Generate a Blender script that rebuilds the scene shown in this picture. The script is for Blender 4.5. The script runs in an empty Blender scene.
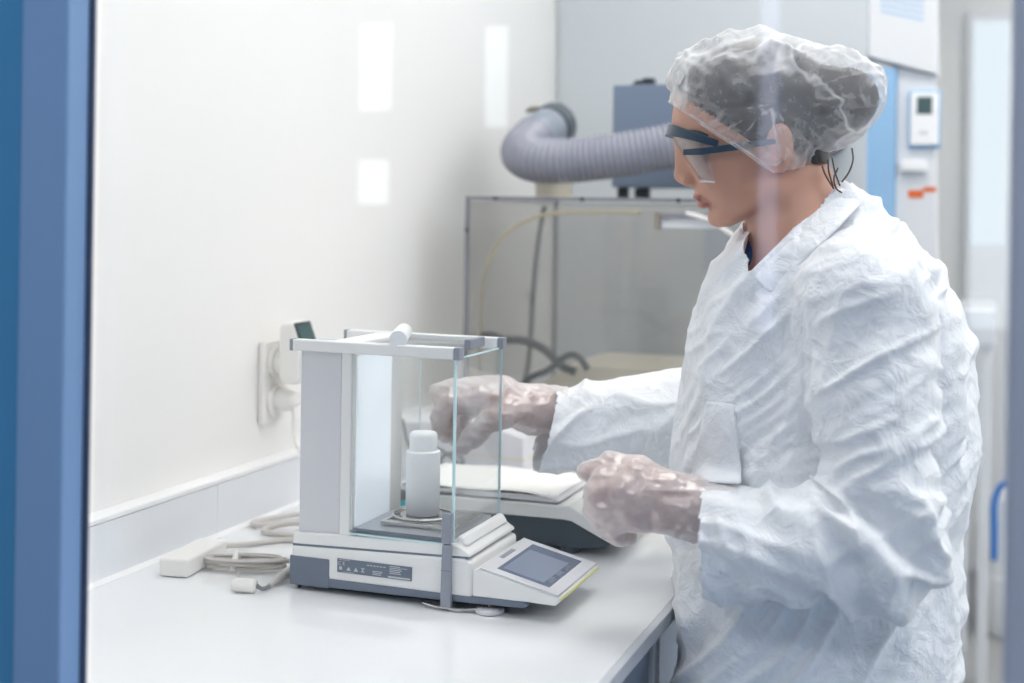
import bpy, bmesh, math, random
import numpy as np
from mathutils import Matrix, Vector

random.seed(4)
S = bpy.context.scene
COL = S.collection

# ------------------------------------------------------------------ camera
F_PX, P_X, P_Y, ROLL = 1300.0, 512.0, 210.6, 0.015
CAM = np.array([1.14, 0.0, 1.40])
YAW = math.atan(496 / 1300)
FW = np.array([-math.sin(YAW), math.cos(YAW), 0.0])
RT = np.array([math.cos(YAW), math.sin(YAW), 0.0])
UP = np.array([0.0, 0.0, 1.0])
cr, sr = math.cos(ROLL), math.sin(ROLL)
cam_d = bpy.data.cameras.new('camera')
cam_o = bpy.data.objects.new('camera', cam_d)
COL.objects.link(cam_o)
rc = cr * RT + sr * UP
uc = -sr * RT + cr * UP
M = Matrix.Identity(4)
for i in range(3):
    M[i][0], M[i][1], M[i][2], M[i][3] = rc[i], uc[i], -FW[i], CAM[i]
cam_o.matrix_world = M
cam_d.sensor_width = 36.0
cam_d.lens = 36.0 * F_PX / 1024
cam_d.shift_y = -(341.5 - P_Y) / 1024
cam_d.clip_start = 0.01
cam_d.dof.use_dof = True
cam_d.dof.focus_distance = 1.64
cam_d.dof.aperture_fstop = 2.7
S.camera = cam_o

# ------------------------------------------------------------------ world, exposure
W = bpy.data.worlds.new('world')
S.world = W
W.use_nodes = True
W.node_tree.nodes['Background'].inputs[0].default_value = (0.75, 0.86, 1.0, 1)
W.node_tree.nodes['Background'].inputs[1].default_value = 0.8
S.view_settings.view_transform = 'Standard'
S.view_settings.look = 'None'
S.view_settings.gamma = 1.0
S.view_settings.exposure = -0.10
S.view_settings.use_curve_mapping = False
S.cycles.max_bounces = 14
S.cycles.diffuse_bounces = 6
S.cycles.transparent_max_bounces = 32
S.cycles.caustics_reflective = False
S.cycles.caustics_refractive = False
S.cycles.sample_clamp_indirect = 6.0
LED_POWER = 8.5
DAY_POWER = 1.6
CORRIDOR_FILL = 7.5


def ray(px, py):
    xc, yc = (px - P_X) / F_PX, (P_Y - py) / F_PX
    return FW + (xc * cr - yc * sr) * RT + (xc * sr + yc * cr) * UP


def at(px, py, d):
    return CAM + ray(px, py) * d


def on(px, py, axis, val):
    r = ray(px, py)
    return CAM + r * ((val - CAM[axis]) / r[axis])


# ------------------------------------------------------------------ materials
def mat(name, col, rough=0.5, metal=0.0, spec=0.5, emit=None, es=0.0, bump=None, coat=0.0, var=0.0, vscale=8.0, sss=0.0):
    m = bpy.data.materials.new(name)
    m.use_nodes = True
    nt = m.node_tree
    b = nt.nodes['Principled BSDF']
    b.inputs['Base Color'].default_value = (*col, 1)
    b.inputs['Roughness'].default_value = rough
    b.inputs['Metallic'].default_value = metal
    b.inputs['Specular IOR Level'].default_value = spec
    b.inputs['Coat Weight'].default_value = coat
    if sss:
        b.inputs['Subsurface Weight'].default_value = sss
        b.inputs['Subsurface Radius'].default_value = (0.012, 0.004, 0.002)
        b.inputs['Subsurface Scale'].default_value = 0.6
    if emit:
        b.inputs['Emission Color'].default_value = (*emit, 1)
        b.inputs['Emission Strength'].default_value = es
    if var:
        tc = nt.nodes.new('ShaderNodeTexCoord')
        n = nt.nodes.new('ShaderNodeTexNoise')
        n.inputs['Scale'].default_value = vscale
        n.inputs['Detail'].default_value = 5
        nt.links.new(tc.outputs['Object'], n.inputs['Vector'])
        mx = nt.nodes.new('ShaderNodeMix')
        mx.data_type = 'RGBA'
        mx.inputs[6].default_value = (*[c * (1 - var) for c in col], 1)
        mx.inputs[7].default_value = (*[min(1, c * (1 + var)) for c in col], 1)
        nt.links.new(n.outputs['Fac'], mx.inputs[0])
        nt.links.new(mx.outputs[2], b.inputs['Base Color'])
    if bump:
        sc, st = bump
        tc = nt.nodes.new('ShaderNodeTexCoord')
        n = nt.nodes.new('ShaderNodeTexNoise')
        n.inputs['Scale'].default_value = sc
        n.inputs['Detail'].default_value = 4
        bp = nt.nodes.new('ShaderNodeBump')
        bp.inputs['Strength'].default_value = st
        bp.inputs['Distance'].default_value = 0.002
        nt.links.new(tc.outputs['Object'], n.inputs['Vector'])
        nt.links.new(n.outputs['Fac'], bp.inputs['Height'])
        nt.links.new(bp.outputs['Normal'], b.inputs['Normal'])
    return m


def glass(name, tint=(1, 1, 1), extra=0.0, rough=0.0):
    """thin pane: clear transmission plus Fresnel mirror reflection"""
    m = bpy.data.materials.new(name)
    m.use_nodes = True
    nt = m.node_tree
    nt.nodes.clear()
    out = nt.nodes.new('ShaderNodeOutputMaterial')
    tr = nt.nodes.new('ShaderNodeBsdfTransparent')
    tr.inputs[0].default_value = (*tint, 1)
    gl = nt.nodes.new('ShaderNodeBsdfGlossy')
    gl.inputs['Roughness'].default_value = rough
    fr = nt.nodes.new('ShaderNodeFresnel')
    gm = nt.nodes.new('ShaderNodeNewGeometry')
    mr = nt.nodes.new('ShaderNodeMapRange')     # same index of refraction on both faces of the thin pane
    mr.inputs[3].default_value, mr.inputs[4].default_value = 1.45, 1 / 1.45
    nt.links.new(gm.outputs['Backfacing'], mr.inputs[0])
    nt.links.new(mr.outputs[0], fr.inputs[0])
    ad = nt.nodes.new('ShaderNodeMath')
    ad.operation = 'ADD'
    ad.use_clamp = True
    ad.inputs[1].default_value = extra
    mx = nt.nodes.new('ShaderNodeMixShader')
    nt.links.new(fr.outputs[0], ad.inputs[0])
    nt.links.new(ad.outputs[0], mx.inputs[0])
    nt.links.new(tr.outputs[0], mx.inputs[1])
    nt.links.new(gl.outputs[0], mx.inputs[2])
    nt.links.new(mx.outputs[0], out.inputs[0])
    return m


def film(name, col, opacity, rough=0.4, nscale=None, lo=0.0, hi=1.0, gloss=0.12, bump=0.0, ridge=0.0, extra_edge=0.0):
    """translucent sheet: part transparent, part diffuse/translucent"""
    m = bpy.data.materials.new(name)
    m.use_nodes = True
    nt = m.node_tree
    nt.nodes.clear()
    L = nt.links.new
    out = nt.nodes.new('ShaderNodeOutputMaterial')
    tr = nt.nodes.new('ShaderNodeBsdfTransparent')
    df = nt.nodes.new('ShaderNodeBsdfDiffuse')
    df.inputs[0].default_value = (*col, 1)
    tl = nt.nodes.new('ShaderNodeBsdfTranslucent')
    tl.inputs[0].default_value = (*col, 1)
    m1 = nt.nodes.new('ShaderNodeMixShader')
    m1.inputs[0].default_value = 0.3
    L(df.outputs[0], m1.inputs[1]); L(tl.outputs[0], m1.inputs[2])
    gl = nt.nodes.new('ShaderNodeBsdfGlossy')
    gl.inputs['Roughness'].default_value = rough
    m2 = nt.nodes.new('ShaderNodeMixShader')
    m2.inputs[0].default_value = gloss
    L(m1.outputs[0], m2.inputs[1]); L(gl.outputs[0], m2.inputs[2])
    m3 = nt.nodes.new('ShaderNodeMixShader')
    m3.inputs[0].default_value = opacity
    L(tr.outputs[0], m3.inputs[1]); L(m2.outputs[0], m3.inputs[2])
    L(m3.outputs[0], out.inputs[0])
    tc = nt.nodes.new('ShaderNodeTexCoord')
    if nscale:
        n = nt.nodes.new('ShaderNodeTexNoise')
        n.inputs['Scale'].default_value = nscale
        n.inputs['Detail'].default_value = 6
        n.inputs['Roughness'].default_value = 0.7
        L(tc.outputs['Object'], n.inputs['Vector'])
        mr = nt.nodes.new('ShaderNodeMapRange')
        mr.inputs[1].default_value, mr.inputs[2].default_value = 0.3, 0.7
        mr.inputs[3].default_value, mr.inputs[4].default_value = lo, hi
        L(n.outputs['Fac'], mr.inputs[0])
        last = mr.outputs[0]
        if extra_edge:
            lw = nt.nodes.new('ShaderNodeLayerWeight')
            lw.inputs[0].default_value = 0.35
            ma = nt.nodes.new('ShaderNodeMath'); ma.operation = 'MULTIPLY_ADD'; ma.use_clamp = True
            ma.inputs[1].default_value = extra_edge
            L(lw.outputs['Facing'], ma.inputs[0]); L(last, ma.inputs[2])
            last = ma.outputs[0]
        if ridge:                               # doubled-over creases of the sheet
            n3 = nt.nodes.new('ShaderNodeTexNoise')
            n3.inputs['Scale'].default_value = 8
            n3.inputs['Detail'].default_value = 2
            n3.inputs['Distortion'].default_value = 1.2
            L(tc.outputs['Object'], n3.inputs['Vector'])
            sb = nt.nodes.new('ShaderNodeMath'); sb.operation = 'SUBTRACT'; sb.inputs[1].default_value = 0.5
            ab = nt.nodes.new('ShaderNodeMath'); ab.operation = 'ABSOLUTE'
            m4 = nt.nodes.new('ShaderNodeMapRange')
            m4.interpolation_type = 'SMOOTHSTEP'
            m4.inputs[1].default_value, m4.inputs[2].default_value = 0.0, 0.06
            m4.inputs[3].default_value, m4.inputs[4].default_value = ridge, 0.0
            L(n3.outputs['Fac'], sb.inputs[0]); L(sb.outputs[0], ab.inputs[0]); L(ab.outputs[0], m4.inputs[0])
            a2 = nt.nodes.new('ShaderNodeMath'); a2.operation = 'ADD'; a2.use_clamp = True
            L(last, a2.inputs[0]); L(m4.outputs[0], a2.inputs[1])
            last = a2.outputs[0]
        L(last, m3.inputs[0])
    if bump:
        n2 = nt.nodes.new('ShaderNodeTexNoise')
        n2.inputs['Scale'].default_value = 90
        n2.inputs['Detail'].default_value = 3
        L(tc.outputs['Object'], n2.inputs['Vector'])
        bp = nt.nodes.new('ShaderNodeBump')
        bp.inputs['Strength'].default_value = bump
        bp.inputs['Distance'].default_value = 0.003
        L(n2.outputs['Fac'], bp.inputs['Height'])
        for sh in (df, tl, gl):
            L(bp.outputs[0], sh.inputs['Normal'])
    return m


MT = {}
MT['wall'] = mat('warm_white_wall_panel', (0.86, 0.85, 0.83), 0.35, spec=0.3, bump=(3, 0.02))
MT['partition'] = mat('pale_blue_partition', (0.46, 0.60, 0.80), 0.5)
MT['wall_back'] = mat('pale_grey_wall', (0.80, 0.80, 0.79), 0.5)
MT['ceiling'] = mat('white_ceiling', (0.85, 0.85, 0.85), 0.7)
MT['floor'] = mat('grey_vinyl_floor', (0.40, 0.40, 0.40), 0.35, var=0.06, vscale=30)
MT['corridor'] = mat('corridor_paint', (0.30, 0.34, 0.40), 0.7)
MT['splash'] = mat('pale_marbled_laminate', (0.78, 0.80, 0.83), 0.18, var=0.05, vscale=6)
MT['strip'] = mat('white_silicone_strip', (0.88, 0.88, 0.88), 0.4)
MT['worktop'] = mat('glossy_white_worktop', (0.85, 0.86, 0.875), 0.05, spec=0.6, var=0.015, vscale=5)
MT['worktop_edge'] = mat('grey_worktop_edging', (0.58, 0.60, 0.64), 0.4)
MT['carcass'] = mat('blue_grey_cabinet', (0.20, 0.25, 0.33), 0.45)
MT['carcass_l'] = mat('light_grey_cabinet', (0.55, 0.57, 0.6), 0.45)
MT['blue'] = mat('periwinkle_blue_frame', (0.24, 0.42, 0.74), 0.45)
MT['blue_deep'] = mat('strong_blue_panel', (0.075, 0.30, 0.60), 0.45)
MT['gasket'] = mat('dark_rubber_gasket', (0.05, 0.08, 0.16), 0.6)
MT['post'] = mat('blue_grey_post', (0.40, 0.46, 0.60), 0.45)
MT['pane'] = glass('clear_window_glass', (0.985, 0.99, 0.99))
MT['bglass'] = glass('thin_clear_glass', (0.985, 0.993, 0.993), 0.0)
MT['gedge'] = mat('aqua_glass_edge', (0.62, 0.82, 0.85), 0.15, spec=0.6)
MT['acryl'] = glass('smoky_acrylic', (0.93, 0.925, 0.915), 0.02)
MT['acryl_edge'] = mat('grey_acrylic_edge', (0.23, 0.23, 0.26), 0.3)
MT['hood_grey'] = mat('pale_steel_grey_panel', (0.60, 0.635, 0.66), 0.45)
MT['hood_white'] = mat('hood_white_enamel', (0.78, 0.79, 0.81), 0.4)
MT['hood_blue'] = mat('blue_tinted_sash', (0.33, 0.55, 0.80), 0.15)
MT['bal_white'] = mat('warm_white_plastic', (0.82, 0.82, 0.81), 0.38)
MT['bal_grey'] = mat('light_grey_plastic', (0.66, 0.66, 0.69), 0.42)
MT['bal_dark'] = mat('slate_grey_plastic', (0.15, 0.18, 0.235), 0.42)
MT['bal_mid'] = mat('mid_grey_plastic', (0.28, 0.30, 0.35), 0.4)
MT['chamber'] = mat('chamber_panel_added_glow', (0.88, 0.92, 0.97), 0.12, emit=(0.82, 0.91, 1.0), es=0.30)  # faint emission added to brighten the rear panel, not a lamp
MT['tray'] = mat('grey_metal_tray', (0.42, 0.45, 0.50), 0.3, metal=0.3)
MT['steel'] = mat('brushed_steel', (0.62, 0.61, 0.60), 0.25, metal=1.0)
MT['black'] = mat('black_rubber', (0.02, 0.022, 0.026), 0.5)
MT['ink'] = mat('white_print', (0.55, 0.57, 0.61), 0.6)
MT['screen'] = mat('blue_grey_lcd', (0.13, 0.16, 0.24), 0.12, spec=0.7)
MT['screen2'] = mat('pale_lcd_field', (0.24, 0.28, 0.38), 0.12, spec=0.7)
MT['yellow'] = mat('yellow_strip', (0.80, 0.78, 0.25), 0.4)
MT['hdpe'] = mat('white_hdpe_plastic', (0.93, 0.93, 0.93), 0.4)
MT['hdpe_clear'] = mat('frosted_white_plastic', (0.86, 0.87, 0.87), 0.35)
MT['b2_dark'] = mat('dark_teal_grey_plastic', (0.055, 0.075, 0.09), 0.45)
MT['paper'] = mat('white_paper', (0.88, 0.88, 0.86), 0.7)
MT['cream'] = mat('cream_white_plastic', (0.84, 0.82, 0.79), 0.4)
MT['cable'] = mat('beige_grey_cable', (0.60, 0.57, 0.54), 0.45)
MT['cable_dark'] = mat('dark_grey_cable', (0.10, 0.11, 0.12), 0.5)
MT['cable_mid'] = mat('mid_grey_cable', (0.24, 0.25, 0.26), 0.5)
MT['tube_yellow'] = mat('yellowish_tube', (0.62, 0.54, 0.36), 0.35)
MT['tube_white'] = mat('milky_tube', (0.75, 0.72, 0.70), 0.3)
MT['teal'] = mat('turquoise_plastic', (0.02, 0.42, 0.50), 0.35)
MT['hose'] = mat('lilac_grey_vinyl_hose', (0.31, 0.315, 0.375), 0.2, spec=0.6)
MT['coupling'] = mat('blue_grey_rubber_coupling', (0.30, 0.34, 0.40), 0.3)
MT['coupling_d'] = mat('dark_grey_ring', (0.12, 0.14, 0.16), 0.35)
MT['brass'] = mat('dull_bronze_clamp', (0.33, 0.29, 0.24), 0.4, metal=0.5)
MT['beige'] = mat('beige_plastic_port', (0.66, 0.62, 0.52), 0.4)
MT['fanbox'] = mat('blue_grey_steel_box', (0.20, 0.255, 0.35), 0.42)
MT['orange'] = mat('orange_sticker', (0.80, 0.16, 0.03), 0.5)
MT['lcd'] = mat('dark_green_lcd', (0.07, 0.12, 0.12), 0.25)
MT['blue_tube'] = mat('bright_blue_tube', (0.02, 0.20, 0.62), 0.35)
MT['skin'] = mat('skin', (0.57, 0.30, 0.21), 0.45, var=0.06, vscale=40, sss=0.12, bump=(220, 0.05))
MT['lip'] = mat('lips', (0.50, 0.22, 0.17), 0.45)
MT['hair'] = mat('dark_brown_hair', (0.022, 0.016, 0.013), 0.4)
MT['hair_l'] = mat('brown_hair', (0.06, 0.032, 0.02), 0.4)
MT['scrub'] = mat('blue_scrub_cloth', (0.015, 0.10, 0.33), 0.8)
MT['glasses'] = mat('navy_plastic', (0.012, 0.035, 0.065), 0.3)
MT['lens'] = glass('clear_polycarbonate', (0.90, 0.92, 0.95), 0.05)
MT['shoe'] = mat('white_clog', (0.75, 0.75, 0.76), 0.5)
MT['cap'] = film('white_nonwoven_cap', (0.90, 0.89, 0.89), 0.5, 0.6, nscale=70, lo=0.12, hi=0.30, gloss=0.03, extra_edge=0.48, ridge=0.44)
MT['glove'] = film('clear_vinyl_glove', (0.93, 0.89, 0.89), 0.4, 0.16, nscale=22, lo=0.50, hi=0.72, gloss=0.20, bump=0.7, extra_edge=0.25)


def emitter(name, col, s):
    m = bpy.data.materials.new(name)
    m.use_nodes = True
    nt = m.node_tree
    nt.nodes.clear()
    e = nt.nodes.new('ShaderNodeEmission')
    e.inputs[0].default_value = (*col, 1)
    e.inputs[1].default_value = s
    o = nt.nodes.new('ShaderNodeOutputMaterial')
    nt.links.new(e.outputs[0], o.inputs[0])
    return m


MT['led'] = emitter('led_diffuser', (1.0, 0.975, 0.94), LED_POWER)
MT['day'] = emitter('daylight_glazing', (0.93, 0.97, 1.0), DAY_POWER)
MT['day_b'] = emitter('hazy_daylight_glazing', (0.84, 0.93, 1.0), 0.9)
MT['day_c'] = emitter('corridor_daylight', (0.82, 0.92, 1.0), 4.2)
MT['tube_c'] = emitter('corridor_tube_glow', (0.66, 0.72, 1.0), 3.5)
MT['fill_c'] = emitter('corridor_fill', (0.95, 0.97, 1.0), CORRIDOR_FILL)


def coat_material():
    m = mat('white_tyvek', (0.86, 0.875, 0.90), 0.5, spec=0.35)
    nt = m.node_tree
    L = nt.links.new
    b = nt.nodes['Principled BSDF']
    tc = nt.nodes.new('ShaderNodeTexCoord')
    n0 = nt.nodes.new('ShaderNodeTexNoise')
    n0.inputs['Scale'].default_value = 9
    n0.inputs['Detail'].default_value = 2
    L(tc.outputs['Object'], n0.inputs['Vector'])
    mix = nt.nodes.new('ShaderNodeMix')
    mix.data_type = 'VECTOR'
    mix.inputs[0].default_value = 0.12
    L(tc.outputs['Object'], mix.inputs[4]); L(n0.outputs['Color'], mix.inputs[5])
    v = nt.nodes.new('ShaderNodeTexVoronoi')
    v.feature = 'DISTANCE_TO_EDGE'
    v.inputs['Scale'].default_value = 34
    L(mix.outputs[1], v.inputs['Vector'])
    r = nt.nodes.new('ShaderNodeMapRange')
    r.inputs[1].default_value, r.inputs[2].default_value = 0.0, 0.25
    L(v.outputs['Distance'], r.inputs[0])
    n1 = nt.nodes.new('ShaderNodeTexNoise')
    n1.inputs['Scale'].default_value = 26
    n1.inputs['Detail'].default_value = 7
    n1.inputs['Roughness'].default_value = 0.62
    n1.inputs['Distortion'].default_value = 0.8
    L(tc.outputs['Object'], n1.inputs['Vector'])
    ma = nt.nodes.new('ShaderNodeMath')
    ma.operation = 'MULTIPLY_ADD'
    ma.inputs[1].default_value = -0.12
    L(r.outputs[0], ma.inputs[0]); L(n1.outputs['Fac'], ma.inputs[2])
    bp = nt.nodes.new('ShaderNodeBump')
    bp.inputs['Strength'].default_value = 0.6
    bp.inputs['Distance'].default_value = 0.010
    L(ma.outputs[0], bp.inputs['Height'])
    L(bp.outputs[0], b.inputs['Normal'])
    return m


MT['coat'] = coat_material()


# ------------------------------------------------------------------ mesh helpers
class MB:
    def __init__(self):
        self.v, self.f = [], []

    def add(self, vs, fs):
        o = len(self.v)
        self.v += [tuple(map(float, p)) for p in vs]
        self.f += [tuple(i + o for i in f) for f in fs]
        return self

    def box(self, x0, x1, y0, y1, z0, z1):
        vs = [(x, y, z) for z in (z0, z1) for y in (y0, y1) for x in (x0, x1)]
        return self.add(vs, [(0, 2, 3, 1), (4, 5, 7, 6), (0, 1, 5, 4), (1, 3, 7, 5), (3, 2, 6, 7), (2, 0, 4, 6)])

    def prism(self, pts, axis, lo, hi):
        """2-D polygon extruded along axis (0,1,2); pts are the two other coords in order"""
        def p3(p, t):
            q = list(p)
            q.insert(axis, t)
            return q
        n = len(pts)
        vs = [p3(p, lo) for p in pts] + [p3(p, hi) for p in pts]
        fs = [tuple(range(n)), tuple(range(2 * n - 1, n - 1, -1))]
        fs += [(i, i + n, (i + 1) % n + n, (i + 1) % n) for i in range(n)]
        return self.add(vs, fs)

    def tube(self, pts, rad, seg=12, cap=True):
        pts = [np.array(p, float) for p in pts]
        n = len(pts)
        rad = [rad] * n if np.isscalar(rad) else rad
        tang = [pts[min(i + 1, n - 1)] - pts[max(i - 1, 0)] for i in range(n)]
        tang = [t / (np.linalg.norm(t) + 1e-12) for t in tang]
        a = np.cross(tang[0], (0, 0, 1.0))
        if np.linalg.norm(a) < 0.1:
            a = np.cross(tang[0], (1.0, 0, 0))
        a /= np.linalg.norm(a)
        vs, fs = [], []
        for i in range(n):
            a = a - tang[i] * (a @ tang[i])
            a /= np.linalg.norm(a)
            b = np.cross(tang[i], a)
            for k in range(seg):
                t = 2 * math.pi * k / seg
                vs.append(pts[i] + rad[i] * (math.cos(t) * a + math.sin(t) * b))
        for i in range(n - 1):
            for k in range(seg):
                k2 = (k + 1) % seg
                fs.append((i * seg + k, i * seg + k2, (i + 1) * seg + k2, (i + 1) * seg + k))
        if cap:
            fs.append(tuple(range(seg - 1, -1, -1)))
            fs.append(tuple((n - 1) * seg + k for k in range(seg)))
        return self.add(vs, fs)

    def lathe(self, prof, c, seg=40, flute=None):
        vs, fs = [], []
        n = len(prof)
        for (r, z, *fl) in prof:
            for k in range(seg):
                t = 2 * math.pi * k / seg
                rr = r
                if fl and fl[0]:
                    rr = r - fl[0] * (k % 2)
                vs.append((c[0] + rr * math.cos(t), c[1] + rr * math.sin(t), c[2] + z))
        for i in range(n - 1):
            for k in range(seg):
                k2 = (k + 1) % seg
                fs.append((i * seg + k, i * seg + k2, (i + 1) * seg + k2, (i + 1) * seg + k))
        fs.append(tuple(range(seg - 1, -1, -1)))
        fs.append(tuple((n - 1) * seg + k for k in range(seg)))
        return self.add(vs, fs)

    def grid(self, P):
        """P[i][j] points -> quads"""
        h, w = len(P), len(P[0])
        vs = [P[i][j] for i in range(h) for j in range(w)]
        fs = [(i * w + j, i * w + j + 1, (i + 1) * w + j + 1, (i + 1) * w + j) for i in range(h - 1) for j in range(w - 1)]
        return self.add(vs, fs)


def spline(pts, n=8):
    """Catmull-Rom through 3-D points"""
    P = [np.array(p, float) for p in pts]
    P = [2 * P[0] - P[1]] + P + [2 * P[-1] - P[-2]]
    out = []
    for i in range(1, len(P) - 2):
        for k in range(n):
            t = k / n
            a, b, c, d = P[i - 1], P[i], P[i + 1], P[i + 2]
            out.append(0.5 * (2 * b + (c - a) * t + (2 * a - 5 * b + 4 * c - d) * t * t + (3 * b - a - 3 * c + d) * t ** 3))
    out.append(P[-2])
    return out


ORG = {}


def finish(o, bevel, smooth, angle=40):
    me = o.data
    if smooth:
        me.polygons.foreach_set('use_smooth', [True] * len(me.polygons))
        if smooth == 'auto':
            bm = bmesh.new(); bm.from_mesh(me)
            for e in bm.edges:
                if len(e.link_faces) == 2 and e.calc_face_angle(0) > math.radians(angle):
                    e.smooth = False
            bm.to_mesh(me); bm.free()
    if bevel:
        md = o.modifiers.new('bevel', 'BEVEL')
        md.width = bevel
        md.segments = 3
        md.limit_method = 'ANGLE'
        md.angle_limit = math.radians(35)


def obj(name, mb, material, parent=None, bevel=0, smooth=False, label=None, cat=None, group=None, kind=None):
    V = np.array(mb.v)
    if parent is not None:
        org = ORG[parent.name]
    else:
        lo, hi = V.min(0), V.max(0)
        org = np.array([(lo[0] + hi[0]) / 2, (lo[1] + hi[1]) / 2, lo[2]])
    me = bpy.data.meshes.new(name)
    me.from_pydata((V - org).tolist(), [], mb.f)
    me.materials.append(MT[material] if isinstance(material, str) else material)
    bm = bmesh.new(); bm.from_mesh(me)
    bmesh.ops.recalc_face_normals(bm, faces=bm.faces)
    bm.to_mesh(me); bm.free()
    o = bpy.data.objects.new(name, me)
    COL.objects.link(o)
    ORG[o.name] = org
    if parent is not None:
        o.parent = parent
    else:
        o.location = org
    finish(o, bevel, smooth)
    tag(o, label, cat, group, kind)
    return o


def tag(o, label=None, cat=None, group=None, kind=None):
    if label: o['label'] = label
    if cat: o['category'] = cat
    if group: o['group'] = group
    if kind: o['kind'] = kind
    return o


def thing(name, loc, label=None, cat=None, group=None, kind=None):
    o = bpy.data.objects.new(name, None)
    o.empty_display_size = 0.05
    COL.objects.link(o)
    o.location = loc
    ORG[o.name] = np.array(loc, float)
    return tag(o, label, cat, group, kind)


def B(*a): return MB().box(*a)


# ------------------------------------------------------------------ the room
XR, YB, YP, ZC = 3.4, 5.10, 0.95, 2.62      # right wall, back wall, partition, ceiling
YC = -2.6                                    # corridor end
obj('floor', B(-2.6, XR, YC, YB, -0.05, 0), 'floor', kind='structure')
obj('ceiling', B(-2.6, XR, YC, YB, ZC, ZC + 0.05), 'ceiling', kind='structure')
wl = obj('wall_left', B(-0.06, 0, YP + 0.06, YB, 0, ZC), 'wall', kind='structure')
obj('wall_back', B(-0.06, XR, YB, YB + 0.06, 0, ZC), 'wall_back', kind='structure')
obj('wall_right', B(XR, XR + 0.06, YC, YB, 0, ZC), 'wall', kind='structure')
obj('wall_corridor_left', B(-2.66, -2.6, YC, YP + 0.06, 0, ZC), 'corridor', kind='structure')
obj('wall_corridor_end', B(-2.6, XR, YC - 0.06, YC, 0, ZC), 'corridor', kind='structure')
# partition between corridor and lab, glazed
obj('wall_front', B(-2.6, 0.316, YP - 0.02, YP + 0.004, 0, ZC), 'blue_deep', kind='structure')
pw = MB()
pw.box(0.30, XR, YP, YP + 0.06, 0, 0.86)
pw.box(0.30, XR, YP, YP + 0.06, 2.15, ZC)
pw.box(2.30, XR, YP, YP + 0.06, 0.86, 2.15)
obj('wall_front_lower', pw, 'partition', kind='structure')
obj('wall_front_lining', B(0.0, 0.29, YP + 0.005, YP + 0.05, 0, ZC), 'wall', kind='structure')
w1 = thing('window_1', (0.76, YP, 0.86), kind='structure')
obj('frame', B(0.3165, 0.368, YP - 0.024, YP + 0.004, 0.86, 2.15), 'blue', w1, bevel=0.002)
obj('gasket', B(0.3640, 0.3715, YP + 0.0045, YP + 0.010, 0.90, 2.11), 'gasket', w1, bevel=0.002)
obj('mullion', B(1.141, 1.23, YP - 0.03, YP + 0.065, 0.86, 2.15), 'post', w1, bevel=0.004)
obj('sill', B(0.371, 1.141, YP - 0.03, YP + 0.065, 0.86, 0.90), 'blue', w1, bevel=0.003)
obj('head', B(0.371, 1.141, YP - 0.03, YP + 0.065, 2.11, 2.15), 'blue', w1, bevel=0.003)
obj('pane', B(0.375, 1.143, YP + 0.010, YP + 0.018, 0.898, 2.112), 'pane', w1)
obj('pane', B(1.228, 2.30, YP + 0.010, YP + 0.018, 0.862, 2.148), 'pane', w1)

# lit windows of the corridor (they mirror in the glazing)
def mirror(px, py, yw):
    p = on(px, py, 1, 2 * (YP + 0.012) - yw)
    return p[0], p[2]


n_w = [2]


def lit_window(px0, py0, px1, py1):
    x0, z1 = mirror(px0, py0, YC)
    x1, z0 = mirror(px1, py1, YC)
    w = thing('window_%d' % n_w[0], ((x0 + x1) / 2, YC + 0.02, z0), kind='structure')
    n_w[0] += 1
    obj('glazing', B(x0, x1, YC + 0.004, YC + 0.010, z0, z1), 'day_c', w)
    fr = MB()
    t = 0.012
    for b in ((x0 - t, x1 + t, z1, z1 + t), (x0 - t, x1 + t, z0 - t, z0), (x0 - t, x0, z0, z1), (x1, x1 + t, z0, z1)):
        fr.box(b[0], b[1], YC, YC + 0.02, b[2], b[3])
    obj('frame', fr, 'post', w)


lit_window(362, 25, 392, 110)
lit_window(360, 160, 390, 204)
lit_window(487, 27, 508, 127)
lit_window(974, 22, 1022, 330)
x0, z1 = mirror(762, -30, YC + 0.05)
x1, z0 = mirror(774, 330, YC + 0.05)
tl = thing('wall_lamp', ((x0 + x1) / 2, YC, z0), 'tall slim violet-white tube lamp upright on the corridor wall', 'lamp')
obj('bracket', B(x0 - 0.02, x1 + 0.02, YC, YC + 0.025, z0 - 0.03, z1 + 0.03), 'post', tl)
obj('tube', MB().tube([((x0 + x1) / 2, YC + 0.05, z0), ((x0 + x1) / 2, YC + 0.05, z1)], (x1 - x0) / 2, 14), 'tube_c', tl, smooth='auto')

# back window glowing with daylight
wb = thing('window_%d' % n_w[0], (1.05, YB, 0.1), kind='structure'); n_w[0] += 1
obj('frame', B(0.99, 1.50, YB - 0.03, YB, 0.10, 2.16), 'hood_white', wb, bevel=0.004)
obj('glazing', B(1.012, 1.13, YB - 0.036, YB - 0.028, 1.30, 2.12), 'day_b', wb)
obj('glazing', B(1.19, 1.46, YB - 0.036, YB - 0.028, 1.30, 2.12), 'day_b', wb)
# broad window of the right wall
wr = thing('window_%d' % n_w[0], (XR, 2.7, 0.95), kind='structure'); n_w[0] += 1
obj('frame', B(XR - 0.05, XR, 1.25, 4.35, 0.95, 2.35), 'hood_white', wr)
for k in range(3):
    obj('glazing', B(XR - 0.06, XR - 0.051, 1.30 + k * 1.02, 2.26 + k * 1.02, 1.0, 2.3), 'day', wr)

bb = obj('baseboard_back', B(0, XR, YB - 0.015, YB, 0, 0.10), 'carcass_l', kind='structure')


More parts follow.
